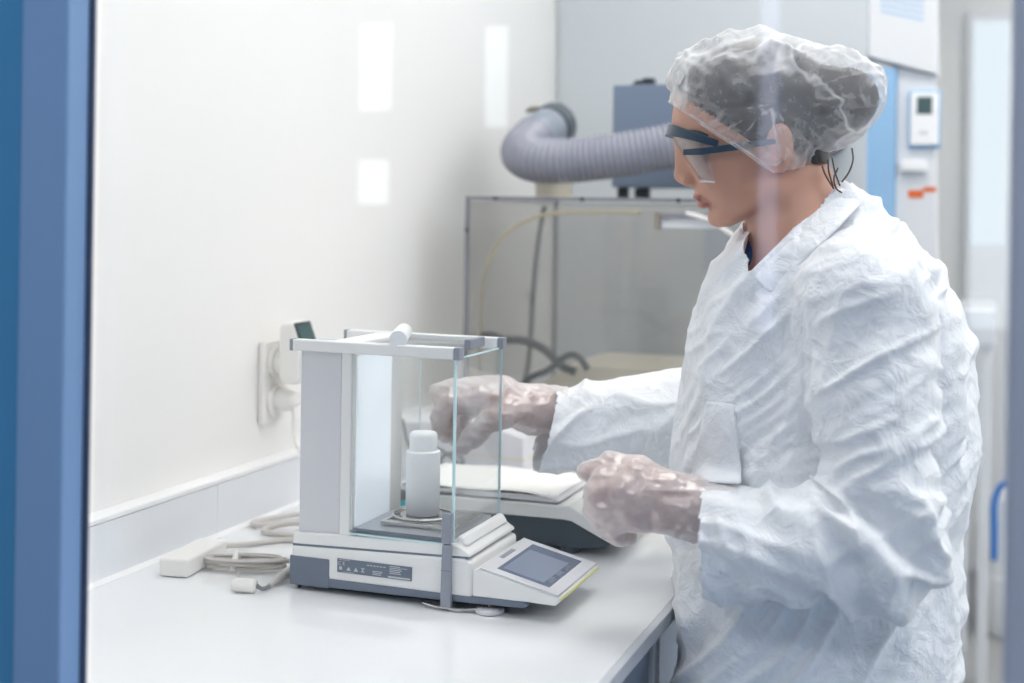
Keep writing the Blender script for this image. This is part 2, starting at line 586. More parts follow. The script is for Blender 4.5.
def led(x, y, sx, sy, label, m='led', group='ceiling light panels'):
    t = thing('ceiling_light', (x, y, ZC - 0.03), label, 'light', group)
    fr = MB()
    e = 0.02
    fr.box(x - sx - e, x + sx + e, y - sy - e, y - sy, ZC - 0.03, ZC)
    fr.box(x - sx - e, x + sx + e, y + sy, y + sy + e, ZC - 0.03, ZC)
    fr.box(x - sx - e, x - sx, y - sy, y + sy, ZC - 0.03, ZC)
    fr.box(x + sx, x + sx + e, y - sy, y + sy, ZC - 0.03, ZC)
    obj('frame', fr, 'hood_white', t)
    obj('diffuser', B(x - sx, x + sx, y - sy, y + sy, ZC - 0.022, ZC - 0.012), m, t)


for x, lx in ((0.75, 'above the worktop side'), (1.75, 'along the middle aisle'), (2.75, 'beside the right-hand window wall')):
    for y, ly in ((1.45, 'next to the glazed partition'), (2.6, 'level with the clear enclosure'), (4.0, 'close to the back wall')):
        led(x, y, 0.30, 0.30, 'square lab ceiling light %s, %s' % (lx, ly))
for x, lx in ((0.2, 'before the blue panel wall'), (1.3, 'before the glazed pane'), (2.4, 'before the second pane')):
    led(x, -0.35, 0.40, 0.30, 'wide added fill light on the corridor ceiling %s' % lx, 'fill_c', 'added corridor fill panels')  # unseen panels added as frontal fill through the glazing

# ------------------------------------------------------------------ counter and backsplash
ZT = 0.90
wt = thing('worktop', (0.40, 2.1, ZT - 0.019), 'long glossy white worktop with grey edging under both balances', 'worktop')
obj('top', B(0.005, 0.740, 1.02, 3.28, ZT - 0.018, ZT), 'worktop', wt, bevel=0.0015)
obj('edging', B(0.740, 0.750, 1.02, 3.28, ZT - 0.019, ZT - 0.0005), 'worktop_edge', wt, bevel=0.0015)
sp = thing('trim_1', (0.015, 2.1, ZT), kind='structure')
edges = [1.02, 1.68, 2.32, 2.96, 3.28]
for a, b in zip(edges[:-1], edges[1:]):
    obj('panel', B(0.001, 0.030, a + 0.0003, b - 0.0003, ZT + 0.001, ZT + 0.080), 'splash', sp, bevel=0.001)
obj('cap_strip', B(0.001, 0.032, 1.02, 3.28, ZT + 0.0805, ZT + 0.088), 'strip', sp, bevel=0.002)
obj('sealant', MB().prism([(0.030, ZT + 0.0005), (0.036, ZT + 0.0005), (0.030, ZT + 0.006)], 1, 1.02, 3.28), 'strip', sp)
for i, (a, b) in enumerate(((1.04, 1.56), (1.70, 2.40), (2.41, 3.26))):
    lb = ['blue-grey base cabinet under the worktop by the glazed partition', 'blue-grey base cabinet under the worktop in front of the person',
          'blue-grey base cabinet under the worktop below the clear enclosure'][i]
    t = thing('base_cabinet', (0.36, (a + b) / 2, 0), lb, 'cabinet', 'base cabinets under the worktop')
    fx = 0.715 if i == 0 else 0.66
    obj('carcass', B(0.02, fx, a, b, 0.10, ZT - 0.020), 'carcass', t, bevel=0.002)
    obj('plinth', B(0.02, 0.60, a + 0.01, b - 0.01, 0.001, 0.10), 'black', t)
    n = 1 if b - a < 0.6 else 2
    for k in range(n):
        d0, d1 = a + (b - a) * k / n + 0.003, a + (b - a) * (k + 1) / n - 0.003
        dr = obj('door', B(fx + 0.001, fx + 0.020, d0, d1, 0.11, ZT - 0.024), 'carcass', t, bevel=0.002)
        obj('handle', MB().tube([(fx + 0.028, d0 + 0.05, 0.42), (fx + 0.028, d0 + 0.05, 0.58)], 0.006, 10), 'steel', dr, smooth='auto')
lg = thing('table_leg', (0.715, 1.588, 0), 'pale grey square steel leg holding up the worktop front edge', 'leg')
obj('post', B(0.70, 0.738, 1.575, 1.601, 0.012, ZT - 0.0195), 'carcass_l', lg, bevel=0.003)
obj('foot', B(0.697, 0.741, 1.572, 1.604, 0.001, 0.012), 'black', lg, bevel=0.002)


# ------------------------------------------------------------------ analytical balance
ba = thing('analytical_balance', (0.40, 1.577, ZT), 'glass-sided analytical balance with tilted touch screen and a white bottle inside', 'balance')
y0, y1 = 1.492, 1.652
low = MB().prism([(0.268, 0.918), (0.268, 0.957), (0.512, 0.966), (0.524, 0.962), (0.524, 0.918)], 1, y0, y1)
obj('lower_housing', low, 'bal_white', ba, bevel=0.004)
upp = MB().prism([(0.269, 0.959), (0.270, 0.974), (0.352, 0.978), (0.497, 0.982), (0.505, 0.981), (0.520, 0.972), (0.522, 0.968), (0.512, 0.9675)], 1, y0 + 0.001, y1 - 0.001)
obj('upper_housing', upp, 'bal_white', ba, bevel=0.003)
obj('front_step', MB().prism([(0.499, 0.978), (0.499, 0.990), (0.507, 0.990), (0.514, 0.979)], 1, y0 + 0.012, y1 - 0.008), 'bal_white', ba, bevel=0.003)
obj('seam', MB().prism([(0.2695, 0.9562), (0.2695, 0.9598), (0.517, 0.9688), (0.517, 0.9655)], 1, y0 + 0.002, y1 - 0.002), 'bal_dark', ba)
obj('skirt', MB().prism([(0.270, 0.9065), (0.270, 0.919), (0.522, 0.920), (0.590, 0.923), (0.600, 0.918), (0.594, 0.914), (0.522, 0.9115)], 1, y0 - 0.0005, y1 - 0.004), 'bal_dark', ba, bevel=0.002)
obj('corner_panel', B(0.2665, 0.325, y0 - 0.0012, y0 + 0.15, 0.9065, 0.9445), 'bal_dark', ba, bevel=0.0015)
lp = obj('data_plate', B(0.337, 0.443, y0 - 0.0012, y0 + 0.002, 0.930, 0.9475), 'bal_dark', ba)


def letters(txt, x, y, z, size, parent, material='ink', name='lettering', rot=None):
    cu = bpy.data.curves.new('t', 'FONT')
    cu.body = txt
    cu.size = size
    cu.extrude = 0.0002
    o = bpy.data.objects.new('t', cu)
    COL.objects.link(o)
    bpy.context.view_layer.update()
    dg = bpy.context.evaluated_depsgraph_get()
    me = bpy.data.meshes.new_from_object(o.evaluated_get(dg))
    bpy.data.objects.remove(o)
    mb = MB()
    R3 = rot if rot is not None else np.array([[1, 0, 0], [0, 0, 1], [0, 1, 0]], float).T
    vs = [np.array([x, y, z]) + R3 @ np.array(v.co) for v in me.vertices]
    mb.add(vs, [tuple(p.vertices) for p in me.polygons])
    bpy.data.meshes.remove(me)
    return obj(name, mb, material, parent)


FACE_NEG_Y = np.array([[1, 0, 0], [0, 0, -1], [0, 1, 0]], float)
yp = y0 - 0.0015
letters('C E', 0.3385, yp - 0.0002, 0.9398, 0.0066, lp, rot=FACE_NEG_Y)
pm = MB()
def dash(x0_, x1_, z0_, z1_): pm.box(x0_, x1_, yp, yp + 0.0004, z0_, z1_)
dash(0.339, 0.356, 0.9462, 0.9468)
for k in range(3):                      # pictograms: bin, triangle, arrow, hourglass
    xx = 0.340 + 0.0105 * k
    if k == 0:
        dash(xx, xx + 0.004, 0.9335, 0.9378)
    else:
        pm.prism([(xx, 0.9335), (xx + 0.0062, 0.9335), (xx + 0.0031, 0.9385)], 1, yp, yp + 0.0004)
dash(0.3715, 0.3765, 0.9380, 0.9388); dash(0.3732, 0.3748, 0.9345, 0.9380); dash(0.3715, 0.3765, 0.9337, 0.9345)
for k in range(5): dash(0.412, 0.427 + 0.001 * (k % 3), 0.9462 - 0.0022 * k - 0.001, 0.9462 - 0.0022 * k)
for k in range(3): dash(0.388, 0.402 - 0.001 * k, 0.9372 - 0.0020 * k - 0.0009, 0.9372 - 0.0020 * k)
for k in range(6): dash(0.380 + 0.0046 * k, 0.383 + 0.0046 * k, 0.9428, 0.9440)
dash(0.410, 0.441, 0.9312, 0.9332); dash(0.428, 0.437, 0.9440, 0.9446)
dash(0.345, 0.362, 0.9308, 0.9313)
obj('print', pm, 'ink', lp)

cl = MB().box(0.275, 0.336, y0 + 0.006, y1 - 0.004, 0.974, 1.213)
obj('rear_column', cl, 'bal_grey', ba, bevel=0.002)
obj('column_trim', B(0.336, 0.3515, y0 + 0.004, y1 - 0.004, 0.976, 1.213), 'bal_white', ba, bevel=0.002)
obj('chamber_frame', B(0.3516, 0.3530, y0 + 0.006, y0 + 0.134, 0.984, 1.211), 'bal_white', ba)
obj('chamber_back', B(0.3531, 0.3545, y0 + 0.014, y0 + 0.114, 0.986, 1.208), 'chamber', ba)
for (a, b) in ((y0 - 0.003, y0 + 0.011), (y1 - 0.014, y1)):
    rl = obj('top_rail', B(0.2665, 0.4965, a, b, 1.2125, 1.2275), 'bal_white', ba, bevel=0.002)
    obj('end_cap', B(0.2625, 0.2664, a - 0.0003, b + 0.0003, 1.2122, 1.2278), 'bal_mid', rl, bevel=0.001)
    obj('end_cap', B(0.4966, 0.5050, a - 0.0003, b + 0.0003, 1.2122, 1.2278), 'bal_mid', rl, bevel=0.001)
obj('cross_rail', B(0.315, 0.356, y0 + 0.0115, y1 - 0.0145, 1.2145, 1.2265), 'bal_white', ba, bevel=0.002)
obj('top_glass', B(0.357, 0.480, y0 + 0.012, y1 - 0.015, 1.219, 1.222), 'bglass', ba)
obj('top_handle', B(0.478, 0.487, y0 + 0.075, y0 + 0.125, 1.2175, 1.2305), 'bal_mid', ba, bevel=0.001)


def pane(name, b, edge_boxes, parent):
    g = obj(name, B(*b), 'bglass', parent)
    e = MB()
    for q in edge_boxes: e.box(*q)
    obj('glass_edge', e, 'gedge', g)
    return g


pane('side_glass', (0.353, 0.4955, y0 + 0.0005, y0 + 0.0032, 0.982, 1.2122),
     [(0.353, 0.4955, y0 + 0.0003, y0 + 0.0034, 0.980, 0.982)], ba)
pane('front_glass', (0.4962, 0.4992, y0 + 0.0035, y1 - 0.002, 0.988, 1.2122),
     [(0.4960, 0.4994, y0 + 0.0005, y0 + 0.0034, 0.984, 1.2122), (0.4960, 0.4994, y1 - 0.002, y1 - 0.0010, 0.984, 1.2122),
      (0.4960, 0.4994, y0 + 0.0035, y1 - 0.002, 1.2122, 1.2142)], ba)
pane('sliding_glass', (0.215, 0.379, y1 - 0.0065, y1 - 0.0040, 0.992, 1.2105),
     [(0.379, 0.3796, y1 - 0.0065, y1 - 0.0040, 0.992, 1.2105), (0.215, 0.379, y1 - 0.0065, y1 - 0.0040, 1.2105, 1.2118)], ba)
tr = MB().box(0.356, 0.490, y0 + 0.006, y1 - 0.010, 0.9795, 0.9865)
obj('chamber_floor', tr, 'tray', ba, bevel=0.0012)
obj('floor_rim', B(0.3555, 0.4905, y0 + 0.0045, y0 + 0.0062, 0.9815, 0.9875), 'bal_dark', ba)
pan_c = (0.424, 1.577)
pf = MB()
for (a, b, c, d) in ((-0.045, 0.062, -0.048, -0.042), (-0.045, 0.062, 0.042, 0.048), (-0.045, -0.039, -0.042, 0.042), (0.056, 0.062, -0.042, 0.042)):
    pf.box(pan_c[0] + a, pan_c[0] + b, pan_c[1] + c, pan_c[1] + d, 0.9885, 0.9925)
for k in range(7):
    yy = pan_c[1] - 0.036 + 0.012 * k
    pf.box(pan_c[0] - 0.040, pan_c[0] + 0.057, yy - 0.0012, yy + 0.0012, 0.9892, 0.9918)
for sx in (-0.03, 0.045):
    for sy in (-0.03, 0.03):
        pf.box(pan_c[0] + sx, pan_c[0] + sx + 0.006, pan_c[1] + sy, pan_c[1] + sy + 0.006, 0.9863, 0.989)
wp = obj('weighing_pan', pf, 'steel', ba, bevel=0.0006)
ring = [(0.039 * math.cos(t) + pan_c[0] - 0.006, 0.039 * math.sin(t) + pan_c[1], 0.9945) for t in np.linspace(0, 2 * math.pi, 49)]
obj('pan_ring', MB().tube(ring, 0.0016, 8, cap=False), 'steel', wp, smooth=True)
obj('pan_disc', MB().lathe([(0.030, 0.0), (0.031, 0.001), (0.0305, 0.0022)], (pan_c[0] - 0.006, pan_c[1], 0.9926), 48), 'steel', wp, smooth='auto')
dh = MB().prism([(0.4855, 0.9995), (0.4855, 1.022), (0.4985, 1.022), (0.4985, 0.9835), (0.4855, 0.9835)], 1, y0 - 0.008, y0 - 0.0002)
obj('door_handle', dh, 'bal_mid', ba, bevel=0.0015)
dh2 = MB().prism([(0.4855, 0.905), (0.4872, 0.9825), (0.4985, 0.9825), (0.4995, 0.905)], 1, y0 - 0.009, y0 - 0.0007)
hl = obj('door_handle', dh2, 'bal_mid', ba, bevel=0.0015)
obj('joint', B(0.4866, 0.4992, y0 - 0.0093, y0 - 0.008, 0.9505, 0.9515), 'bal_dark', hl)
# lever wire and feet
obj('lever', MB().tube([(0.46, y0 - 0.002, 0.905), (0.48, y0 - 0.006, 0.9035), (0.51, y0 - 0.006, 0.9035), (0.54, y0 + 0.004, 0.906)], 0.0015, 8), 'steel', ba)
for (fx, fy) in ((0.545, y0 + 0.010), (0.545, y1 - 0.02)):
    ft = obj('levelling_foot', MB().lathe([(0.0165, 0), (0.0180, 0.0012), (0.0178, 0.0050), (0.0140, 0.0065)], (fx, fy, ZT + 0.0006), 36), 'bal_grey', ba, smooth='auto')
    obj('stem', MB().lathe([(0.003, 0), (0.003, 0.008)], (fx, fy, ZT + 0.0064), 14), 'brass', ft)
for (fx, fy) in ((0.278, y0 + 0.006), (0.278, y1 - 0.012)):
    obj('rear_foot', MB().lathe([(0.0016, 0), (0.0022, 0.004), (0.0045, 0.0065)], (fx, fy, ZT + 0.0006), 16), 'black', ba)
obj('underside', B(0.30, 0.51, y0 + 0.02, y1 - 0.02, 0.9025, 0.9075), 'black', ba)
# terminal
tm = MB().prism([(0.526, 0.921), (0.526, 0.953), (0.534, 0.956), (0.640, 0.9325), (0.641, 0.928), (0.634, 0.9215), (0.598, 0.922)], 1, y0 - 0.001, y0 + 0.158)
te = obj('terminal', tm, 'bal_white', ba, bevel=0.003)
obj('neck', B(0.5235, 0.528, y0 + 0.003, y0 + 0.150, 0.921, 0.950), 'bal_grey', ba, bevel=0.001)
sl = (0.9325 - 0.956) / (0.640 - 0.534)
def tz(x): return 0.956 + sl * (x - 0.534)
def slab(xa, xb, ya, yb, h0, h1):
    return MB().prism([(xa, tz(xa) + h0), (xb, tz(xb) + h0), (xb, tz(xb) + h1), (xa, tz(xa) + h1)], 1, ya, yb)
obj('bezel', slab(0.5345, 0.6385, y0 - 0.0005, y0 + 0.1575, 0.0002, 0.0028), 'bal_grey', te, bevel=0.002)
sc_ = obj('screen', slab(0.553, 0.622, y0 + 0.014, y0 + 0.143, 0.0026, 0.0033), 'screen', te)
obj('screen_field', slab(0.558, 0.612, y0 + 0.022, y0 + 0.118, 0.0032, 0.0035), 'screen2', sc_)
for k in range(3):
    obj('key', slab(0.613, 0.619, y0 + 0.03 + 0.03 * k, y0 + 0.05 + 0.03 * k, 0.0032, 0.0036), 'bal_dark', sc_)
obj('badge', slab(0.5395, 0.5455, y0 + 0.055, y0 + 0.100, 0.0027, 0.0031), 'bal_mid', te)
ys = MB().box(0.6395, 0.6416, y0 + 0.002, y0 + 0.156, 0.9285, 0.9310)
obj('yellow_strip', ys, 'yellow', te)

# white tube lying across the near rail
kn = MB().tube([(0.404, 1.545, 1.240), (0.4045, 1.538, 1.240), (0.412, 1.512, 1.237), (0.420, 1.489, 1.234)], [0.0085, 0.0105, 0.0112, 0.0115], 24)
obj('tube_stopper', kn, 'hdpe_clear', smooth='auto', label='small white plastic stopper lying on the top rail of the balance', cat='stopper')

# bottle
bc = (0.4185, 1.574, 0.9952)
bo = thing('plastic_bottle', bc, 'tall white plastic bottle with ribbed foot standing on the weighing pan', 'bottle')
R_ = 0.0225
obj('body', MB().lathe([(R_ - 0.002, 0), (R_, 0.002, 0.0012), (R_, 0.022, 0.0012), (R_ + 0.0002, 0.0235), (R_ + 0.0002, 0.082), (R_ + 0.0002, 0.0835), (R_ - 0.0008, 0.0845), (0.0195, 0.0850)], bc, 72), 'hdpe', bo, smooth='auto')
obj('cap', MB().lathe([(0.0186, 0.0852, 0.0004), (0.0186, 0.1035, 0.0004), (0.0180, 0.1065), (0.0160, 0.1090), (0.010, 0.1100)], bc, 72), 'hdpe', bo, smooth='auto')

# turquoise lidded pot behind the balance
p = on(394, 502, 1, 1.72)
pt = thing('sample_jar', (p[0], 1.72, ZT), 'small turquoise jar with a dark lid behind the analytical balance', 'jar')
obj('body', MB().lathe([(0.016, 0), (0.018, 0.002), (0.018, 0.072), (0.016, 0.075)], (p[0], 1.72, ZT + 0.0005), 32), 'teal', pt, smooth='auto')
obj('lid', MB().lathe([(0.0185, 0.0755), (0.0185, 0.084), (0.017, 0.086)], (p[0], 1.72, ZT + 0.0005), 32), 'b2_dark', pt, smooth='auto')

# ------------------------------------------------------------------ precision balance
b2 = thing('precision_balance', (0.45, 1.88, ZT), 'flat white precision balance with dark underside and paper on its pan', 'balance')
ya, yb = 1.800, 1.985
sh = MB().prism([(0.250, 0.946), (0.250, 0.966), (0.548, 0.971), (0.626, 0.932), (0.624, 0.926), (0.614, 0.921), (0.552, 0.949), (0.54, 0.950)], 1, ya, yb)
obj('top_shell', sh, 'bal_white', b2, bevel=0.003)
bs = MB().prism([(0.262, 0.910), (0.256, 0.9455), (0.540, 0.9495), (0.552, 0.9485), (0.612, 0.9205), (0.600, 0.914), (0.56, 0.910)], 1, ya + 0.004, yb - 0.004)
obj('base', bs, 'b2_dark', b2, bevel=0.002)
for (fx, fy) in ((0.545, ya + 0.018), (0.545, yb - 0.02), (0.28, ya + 0.02), (0.28, yb - 0.02)):
    obj('foot', MB().lathe([(0.013, 0), (0.0145, 0.0015), (0.0145, 0.012)], (fx, fy, ZT + 0.0006), 28), 'b2_dark', b2, smooth='auto')
pn = MB().prism([(0.262, 0.9715), (0.262, 0.977), (0.510, 0.981), (0.534, 0.976), (0.530, 0.9722)], 1, ya + 0.003, yb - 0.004)
obj('pan', pn, 'bal_grey', b2, bevel=0.002)
sl2 = (0.932 - 0.971) / (0.626 - 0.548)
def slab2(xa, xb, ya_, yb_, h0, h1):
    z = lambda x: 0.971 + sl2 * (x - 0.548)
    return MB().prism([(xa, z(xa) + h0), (xb, z(xb) + h0), (xb, z(xb) + h1), (xa, z(xa) + h1)], 1, ya_, yb_)
sc2 = obj('display', slab2(0.560, 0.604, ya + 0.03, yb - 0.03, 0.0004, 0.0014), 'bal_grey', b2)
obj('screen', slab2(0.568, 0.590, ya + 0.05, yb - 0.06, 0.0012, 0.0019), 'screen', sc2)
for k in range(4):
    obj('key', slab2(0.594, 0.600, ya + 0.035 + 0.03 * k, ya + 0.055 + 0.03 * k, 0.0012, 0.0020), 'bal_mid', sc2)
# the sheet of paper
rng = np.random.RandomState(3)
G = []
for i in range(9):
    row = []
    for j in range(13):
        x = 0.275 + 0.250 * j / 12
        y = ya + 0.004 + (yb - 0.01 - ya) * i / 8 + (0.006 if j > 9 else 0) * 0
        z = 0.9778 + 0.0035 * (x - 0.262) / 0.258 + 0.0012 + 0.0016 * math.sin(3.1 * i / 8 * math.pi + j * 0.9) * (1 if i in (0, 8) else 0.4) + 0.001
        if j >= 11: z -= 0.0018 * (j - 10)
        row.append((x, y, z))
    G.append(row)
pp = obj('paper_sheet', MB().grid(G), 'paper', smooth=True, label='white sheet of paper lying on the pan of the precision balance', cat='paper')
md = pp.modifiers.new('thick', 'SOLIDIFY'); md.thickness = 0.0004; md.offset = 1

# ------------------------------------------------------------------ wall socket, plugs, cables
ws = thing('wall_socket', (0.006, 1.868, 1.045), 'white double wall socket plate above the backsplash', 'socket')
obj('plate', B(0.0008, 0.012, 1.835, 1.905, 1.045, 1.180), 'cream', ws, bevel=0.003)
obj('socket_well', MB().tube([(0.0125, 1.87, 1.145), (0.020, 1.87, 1.145)], 0.026, 28), 'cream', ws, smooth='auto')
obj('socket_well', MB().tube([(0.0125, 1.87, 1.080), (0.020, 1.87, 1.080)], 0.026, 28), 'cream', ws, smooth='auto')
lgp = on(292, 318, 1, 1.87)
mt_ = thing('plug_meter', (0.045, 1.87, 1.115), 'white plug-in meter with small dark display in the upper wall socket', 'meter')
obj('body', MB().prism([(0.034, 1.122), (0.034, 1.205), (0.040, 1.212), (0.060, 1.212), (0.073, 1.178), (0.074, 1.122), (0.066, 1.112), (0.042, 1.112)], 1, 1.842, 1.898), 'cream', mt_, bevel=0.006)
obj('plug_pins', MB().tube([(0.0205, 1.87, 1.145), (0.034, 1.87, 1.145)], 0.020, 24), 'cream', mt_, smooth='auto')
obj('socket_face', MB().tube([(0.0742, 1.87, 1.152), (0.080, 1.87, 1.152)], 0.024, 28), 'cream', mt_, smooth='auto')
dpl = obj('display', MB().prism([(0.0600, 1.2105), (0.0616, 1.2125), (0.0748, 1.1790), (0.0726, 1.1785)], 1, 1.845, 1.895), 'black', mt_)
obj('lcd', MB().prism([(0.0622, 1.2080), (0.0634, 1.2088), (0.0740, 1.1850), (0.0728, 1.1845)], 1, 1.849, 1.891), 'lcd', dpl)
pg = thing('mains_plug', (0.03, 1.87, 1.055), 'white round mains plug in the lower wall socket with hanging cord', 'plug')
obj('body', MB().tube([(0.0205, 1.87, 1.082), (0.030, 1.87, 1.082), (0.046, 1.87, 1.080), (0.052, 1.87, 1.074)], [0.0185, 0.0185, 0.0165, 0.010], 24), 'cream', pg, smooth='auto')
cd = [(0.048, 1.868, 1.072), (0.052, 1.866, 1.058), (0.055, 1.862, 1.035), (0.064, 1.855, 1.012), (0.090, 1.85, 0.985), (0.110, 1.87, 0.95), (0.10, 1.93, 0.915), (0.14, 2.0, 0.9052)]
obj('cord', MB().tube(spline(cd), 0.0035, 10), 'cream', pg, smooth=True)

ad = thing('power_adapter', (0.10, 1.525, ZT), 'white box-shaped power adapter on the worktop by the backsplash', 'adapter')
c0 = at(160, 577, 1)  # direction check only
q = [(0.078, 1.468), (0.120, 1.474), (0.108, 1.588), (0.066, 1.582)]
obj('case', MB().prism(q, 2, ZT + 0.001, ZT + 0.026), 'cream', ad, bevel=0.004)
# wrapped bundle of thin cord
rr = []
cx_, cy_ = 0.168, 1.542
for k in range(8 * 28 + 1):
    t = 2 * math.pi * k / 28
    a = 0.052 + 0.006 * math.sin(0.13 * t + 1)
    b = 0.015 + 0.004 * math.cos(0.21 * t)
    ex, ey = a * math.cos(t), b * math.sin(t)
    an = 0.35
    rr.append((cx_ + ex * math.cos(an) - ey * math.sin(an) + 0.004 * math.sin(t * 0.37), cy_ + ex * math.sin(an) + ey * math.cos(an) + 0.003 * math.cos(t * .5), ZT + 0.0055 + 0.006 * (1 + math.sin(0.31 * t))))
co = obj('cord_coil', MB().tube(rr, 0.0021, 7), 'cable', ad, smooth=True)
obj('cord_tie', MB().tube([(0.160, 1.521, ZT + 0.004), (0.154, 1.540, ZT + 0.024), (0.150, 1.556, ZT + 0.004)], 0.004, 8), 'cream', ad)
l2 = [(0.170, 1.520, ZT + 0.004), (0.188, 1.492, ZT + 0.0035), (0.200, 1.468, ZT + 0.0035), (0.207, 1.452, ZT + 0.008)]
obj('cord', MB().tube(spline(l2), 0.0021, 8), 'cable', ad, smooth=True)
cn = thing('cable_connector', (0.225, 1.445, ZT), 'pale grey inline cable connector lying beside the balance corner', 'connector')
obj('body', MB().tube([(0.207, 1.449, ZT + 0.0095), (0.212, 1.450, ZT + 0.0095), (0.236, 1.455, ZT + 0.0095), (0.2385, 1.4555, ZT + 0.0095)], [0.006, 0.0088, 0.0088, 0.0065], 16), 'cream', cn, smooth='auto')
obj('sleeve', MB().tube(spline([(0.2385, 1.456, ZT + 0.0095), (0.244, 1.462, ZT + 0.005), (0.244, 1.480, ZT + 0.0035)]), 0.0028, 10), 'cable_mid', cn, smooth=True)
obj('plug', MB().tube([(0.244, 1.478, ZT + 0.005), (0.243, 1.505, ZT + 0.008), (0.246, 1.545, ZT + 0.012), (0.262, 1.56, ZT + 0.014)], [0.003, 0.0062, 0.0072, 0.006], 14), 'cable', cn, smooth='auto')
cabs = [
    ([(0.090, 1.584, ZT + 0.013), (0.094, 1.61, ZT + 0.010), (0.108, 1.65, ZT + 0.005), (0.14, 1.69, ZT + 0.0045), (0.19, 1.70, ZT + 0.0045), (0.25, 1.70, ZT + 0.0045), (0.33, 1.71, ZT + 0.0045)], 'thick beige-grey cable running from the adapter behind the balance'),
    ([(0.31, 1.775, ZT + 0.008), (0.20, 1.815, ZT + 0.022), (0.11, 1.835, ZT + 0.012), (0.056, 1.800, ZT + 0.006), (0.043, 1.762, ZT + 0.006), (0.060, 1.745, ZT + 0.006), (0.11, 1.765, ZT + 0.012), (0.19, 1.785, ZT + 0.036), (0.27, 1.785, ZT + 0.034)], 'beige-grey cable looping back at the backsplash foot'),
    ([(0.30, 1.738, ZT + 0.016), (0.20, 1.748, ZT + 0.022), (0.125, 1.745, ZT + 0.016), (0.088, 1.733, ZT + 0.008), (0.090, 1.718, ZT + 0.005), (0.14, 1.722, ZT + 0.0045), (0.26, 1.725, ZT + 0.0045)], 'beige-grey looped cable in the middle of the cable tangle'),
    ([(0.20, 1.86, ZT + 0.005), (0.13, 1.865, ZT + 0.005), (0.085, 1.862, ZT + 0.012), (0.078, 1.862, ZT + 0.036), (0.11, 1.875, ZT + 0.060), (0.17, 1.885, ZT + 0.064), (0.24, 1.88, ZT + 0.022), (0.245, 1.88, ZT + 0.005)], 'beige-grey cable arching up in front of the backsplash'),
]
for pts, lb in cabs:
    obj('power_cable', MB().tube(spline(pts), 0.0042, 10), 'cable', smooth=True, label=lb, cat='cable', group='cables behind the analytical balance')

# ------------------------------------------------------------------ clear enclosure with things in and on it
EY0, EY1, EX0, EX1, EZ = 2.40, 2.95, 0.125, 0.80, 1.425
en = thing('acrylic_enclosure', ((EX0 + EX1) / 2, (EY0 + EY1) / 2, ZT), 'large clear acrylic enclosure with dark edges standing on the worktop', 'enclosure')
t = 0.008
obj('front_panel', B(EX0 + t, EX1 - t, EY0 + 0.0005, EY0 + t, ZT + 0.002, EZ - t), 'acryl', en)
obj('rear_panel', B(EX0 + t, EX1 - t, EY1 - t, EY1, ZT + 0.002, EZ - t), 'acryl', en)
obj('side_panel', B(EX0, EX0 + t, EY0, EY1, ZT + 0.001, EZ - t), 'acryl', en)
obj('side_panel', B(EX1 - t, EX1, EY0, EY1, ZT + 0.001, EZ - t), 'acryl', en)
obj('lid', B(EX0, EX1, EY0, EY1, EZ - t, EZ), 'acryl', en)
for b in ((EX0 - 0.001, EX0 + 0.007, EY0 - 0.001, EY0 + 0.007, ZT + 0.001, EZ), (EX0 - 0.001, EX1, EY0 - 0.0015, EY0 + 0.006, EZ - 0.004, EZ + 0.003),
          (EX1 - 0.007, EX1 + 0.001, EY0 - 0.001, EY0 + 0.007, ZT + 0.001, EZ), (EX0 + 0.001, EX0 + 0.007, EY1 - 0.006, EY1 + 0.001, ZT + 0.001, EZ),
          (EX0 - 0.001, EX0 + 0.006, EY0, EY1, EZ - 0.004, EZ + 0.003)):
    obj('edge_strip', B(*b), 'acryl_edge', en, bevel=0.001)
for xx in (0.19, 0.37, 0.56):
    obj('screw', MB().tube([(xx, EY0 - 0.003, EZ - 0.001), (xx, EY0 - 0.0016, EZ - 0.001)], 0.0045, 14), 'black', en)
obj('screw', MB().tube([(EX0 + 0.003, EY0 - 0.003, 1.36), (EX0 + 0.003, EY0 - 0.0012, 1.36)], 0.004, 14), 'black', en)
a1 = on(655, 212, 1, EY0 - 0.01); a2 = on(684, 226, 1, EY0 - 0.01)
obj('latch', B(a1[0], a1[0] + 0.010, EY0 - 0.016, EY0 - 0.003, a2[2] - 0.008, a1[2]), 'brass', en, bevel=0.001)
obj('latch_bar', B(a1[0] + 0.0105, a2[0] + 0.05, EY0 - 0.012, EY0 - 0.003, a1[2] - 0.012, a1[2] - 0.002), 'acryl_edge', en, bevel=0.001)
obj('label_plate', B(a1[0] + 0.012, a2[0] + 0.06, EY0 - 0.005, EY0 - 0.002, a2[2] - 0.004, a1[2] - 0.013), 'bal_grey', en)
# tubes and cables inside
def pxs(lst, y): return [on(a, b, 1, y) for a, b in lst]
wt_ = pxs([(686, 213), (706, 219), (722, 228), (742, 243), (760, 262)], EY0 - 0.012)
obj('milky_tube', MB().tube(spline(wt_), 0.0045, 10), 'tube_white', smooth=True, label='milky white tube curving out of the enclosure latch', cat='tube')
ty = pxs([(640, 212), (600, 212), (560, 213), (533, 218), (505, 235), (488, 262), (481, 300), (480, 345), (480, 372)], EY0 + 0.10)
obj('yellow_tube', MB().tube(spline(ty), 0.0038, 10), 'tube_yellow', smooth=True, label='yellowish hose arching down inside the clear enclosure', cat='tube')
tg = pxs([(545, 206), (540, 230), (536, 262), (533, 300), (531, 335), (528, 365), (522, 392)], EY0 + 0.16)
obj('grey_cable', MB().tube(spline(tg), 0.0062, 10), 'cable_mid', smooth=True, label='grey cable hanging straight down inside the clear enclosure', cat='cable')
k1 = pxs([(505, 340), (525, 341), (545, 350), (562, 366), (575, 372)], EY0 + 0.12)
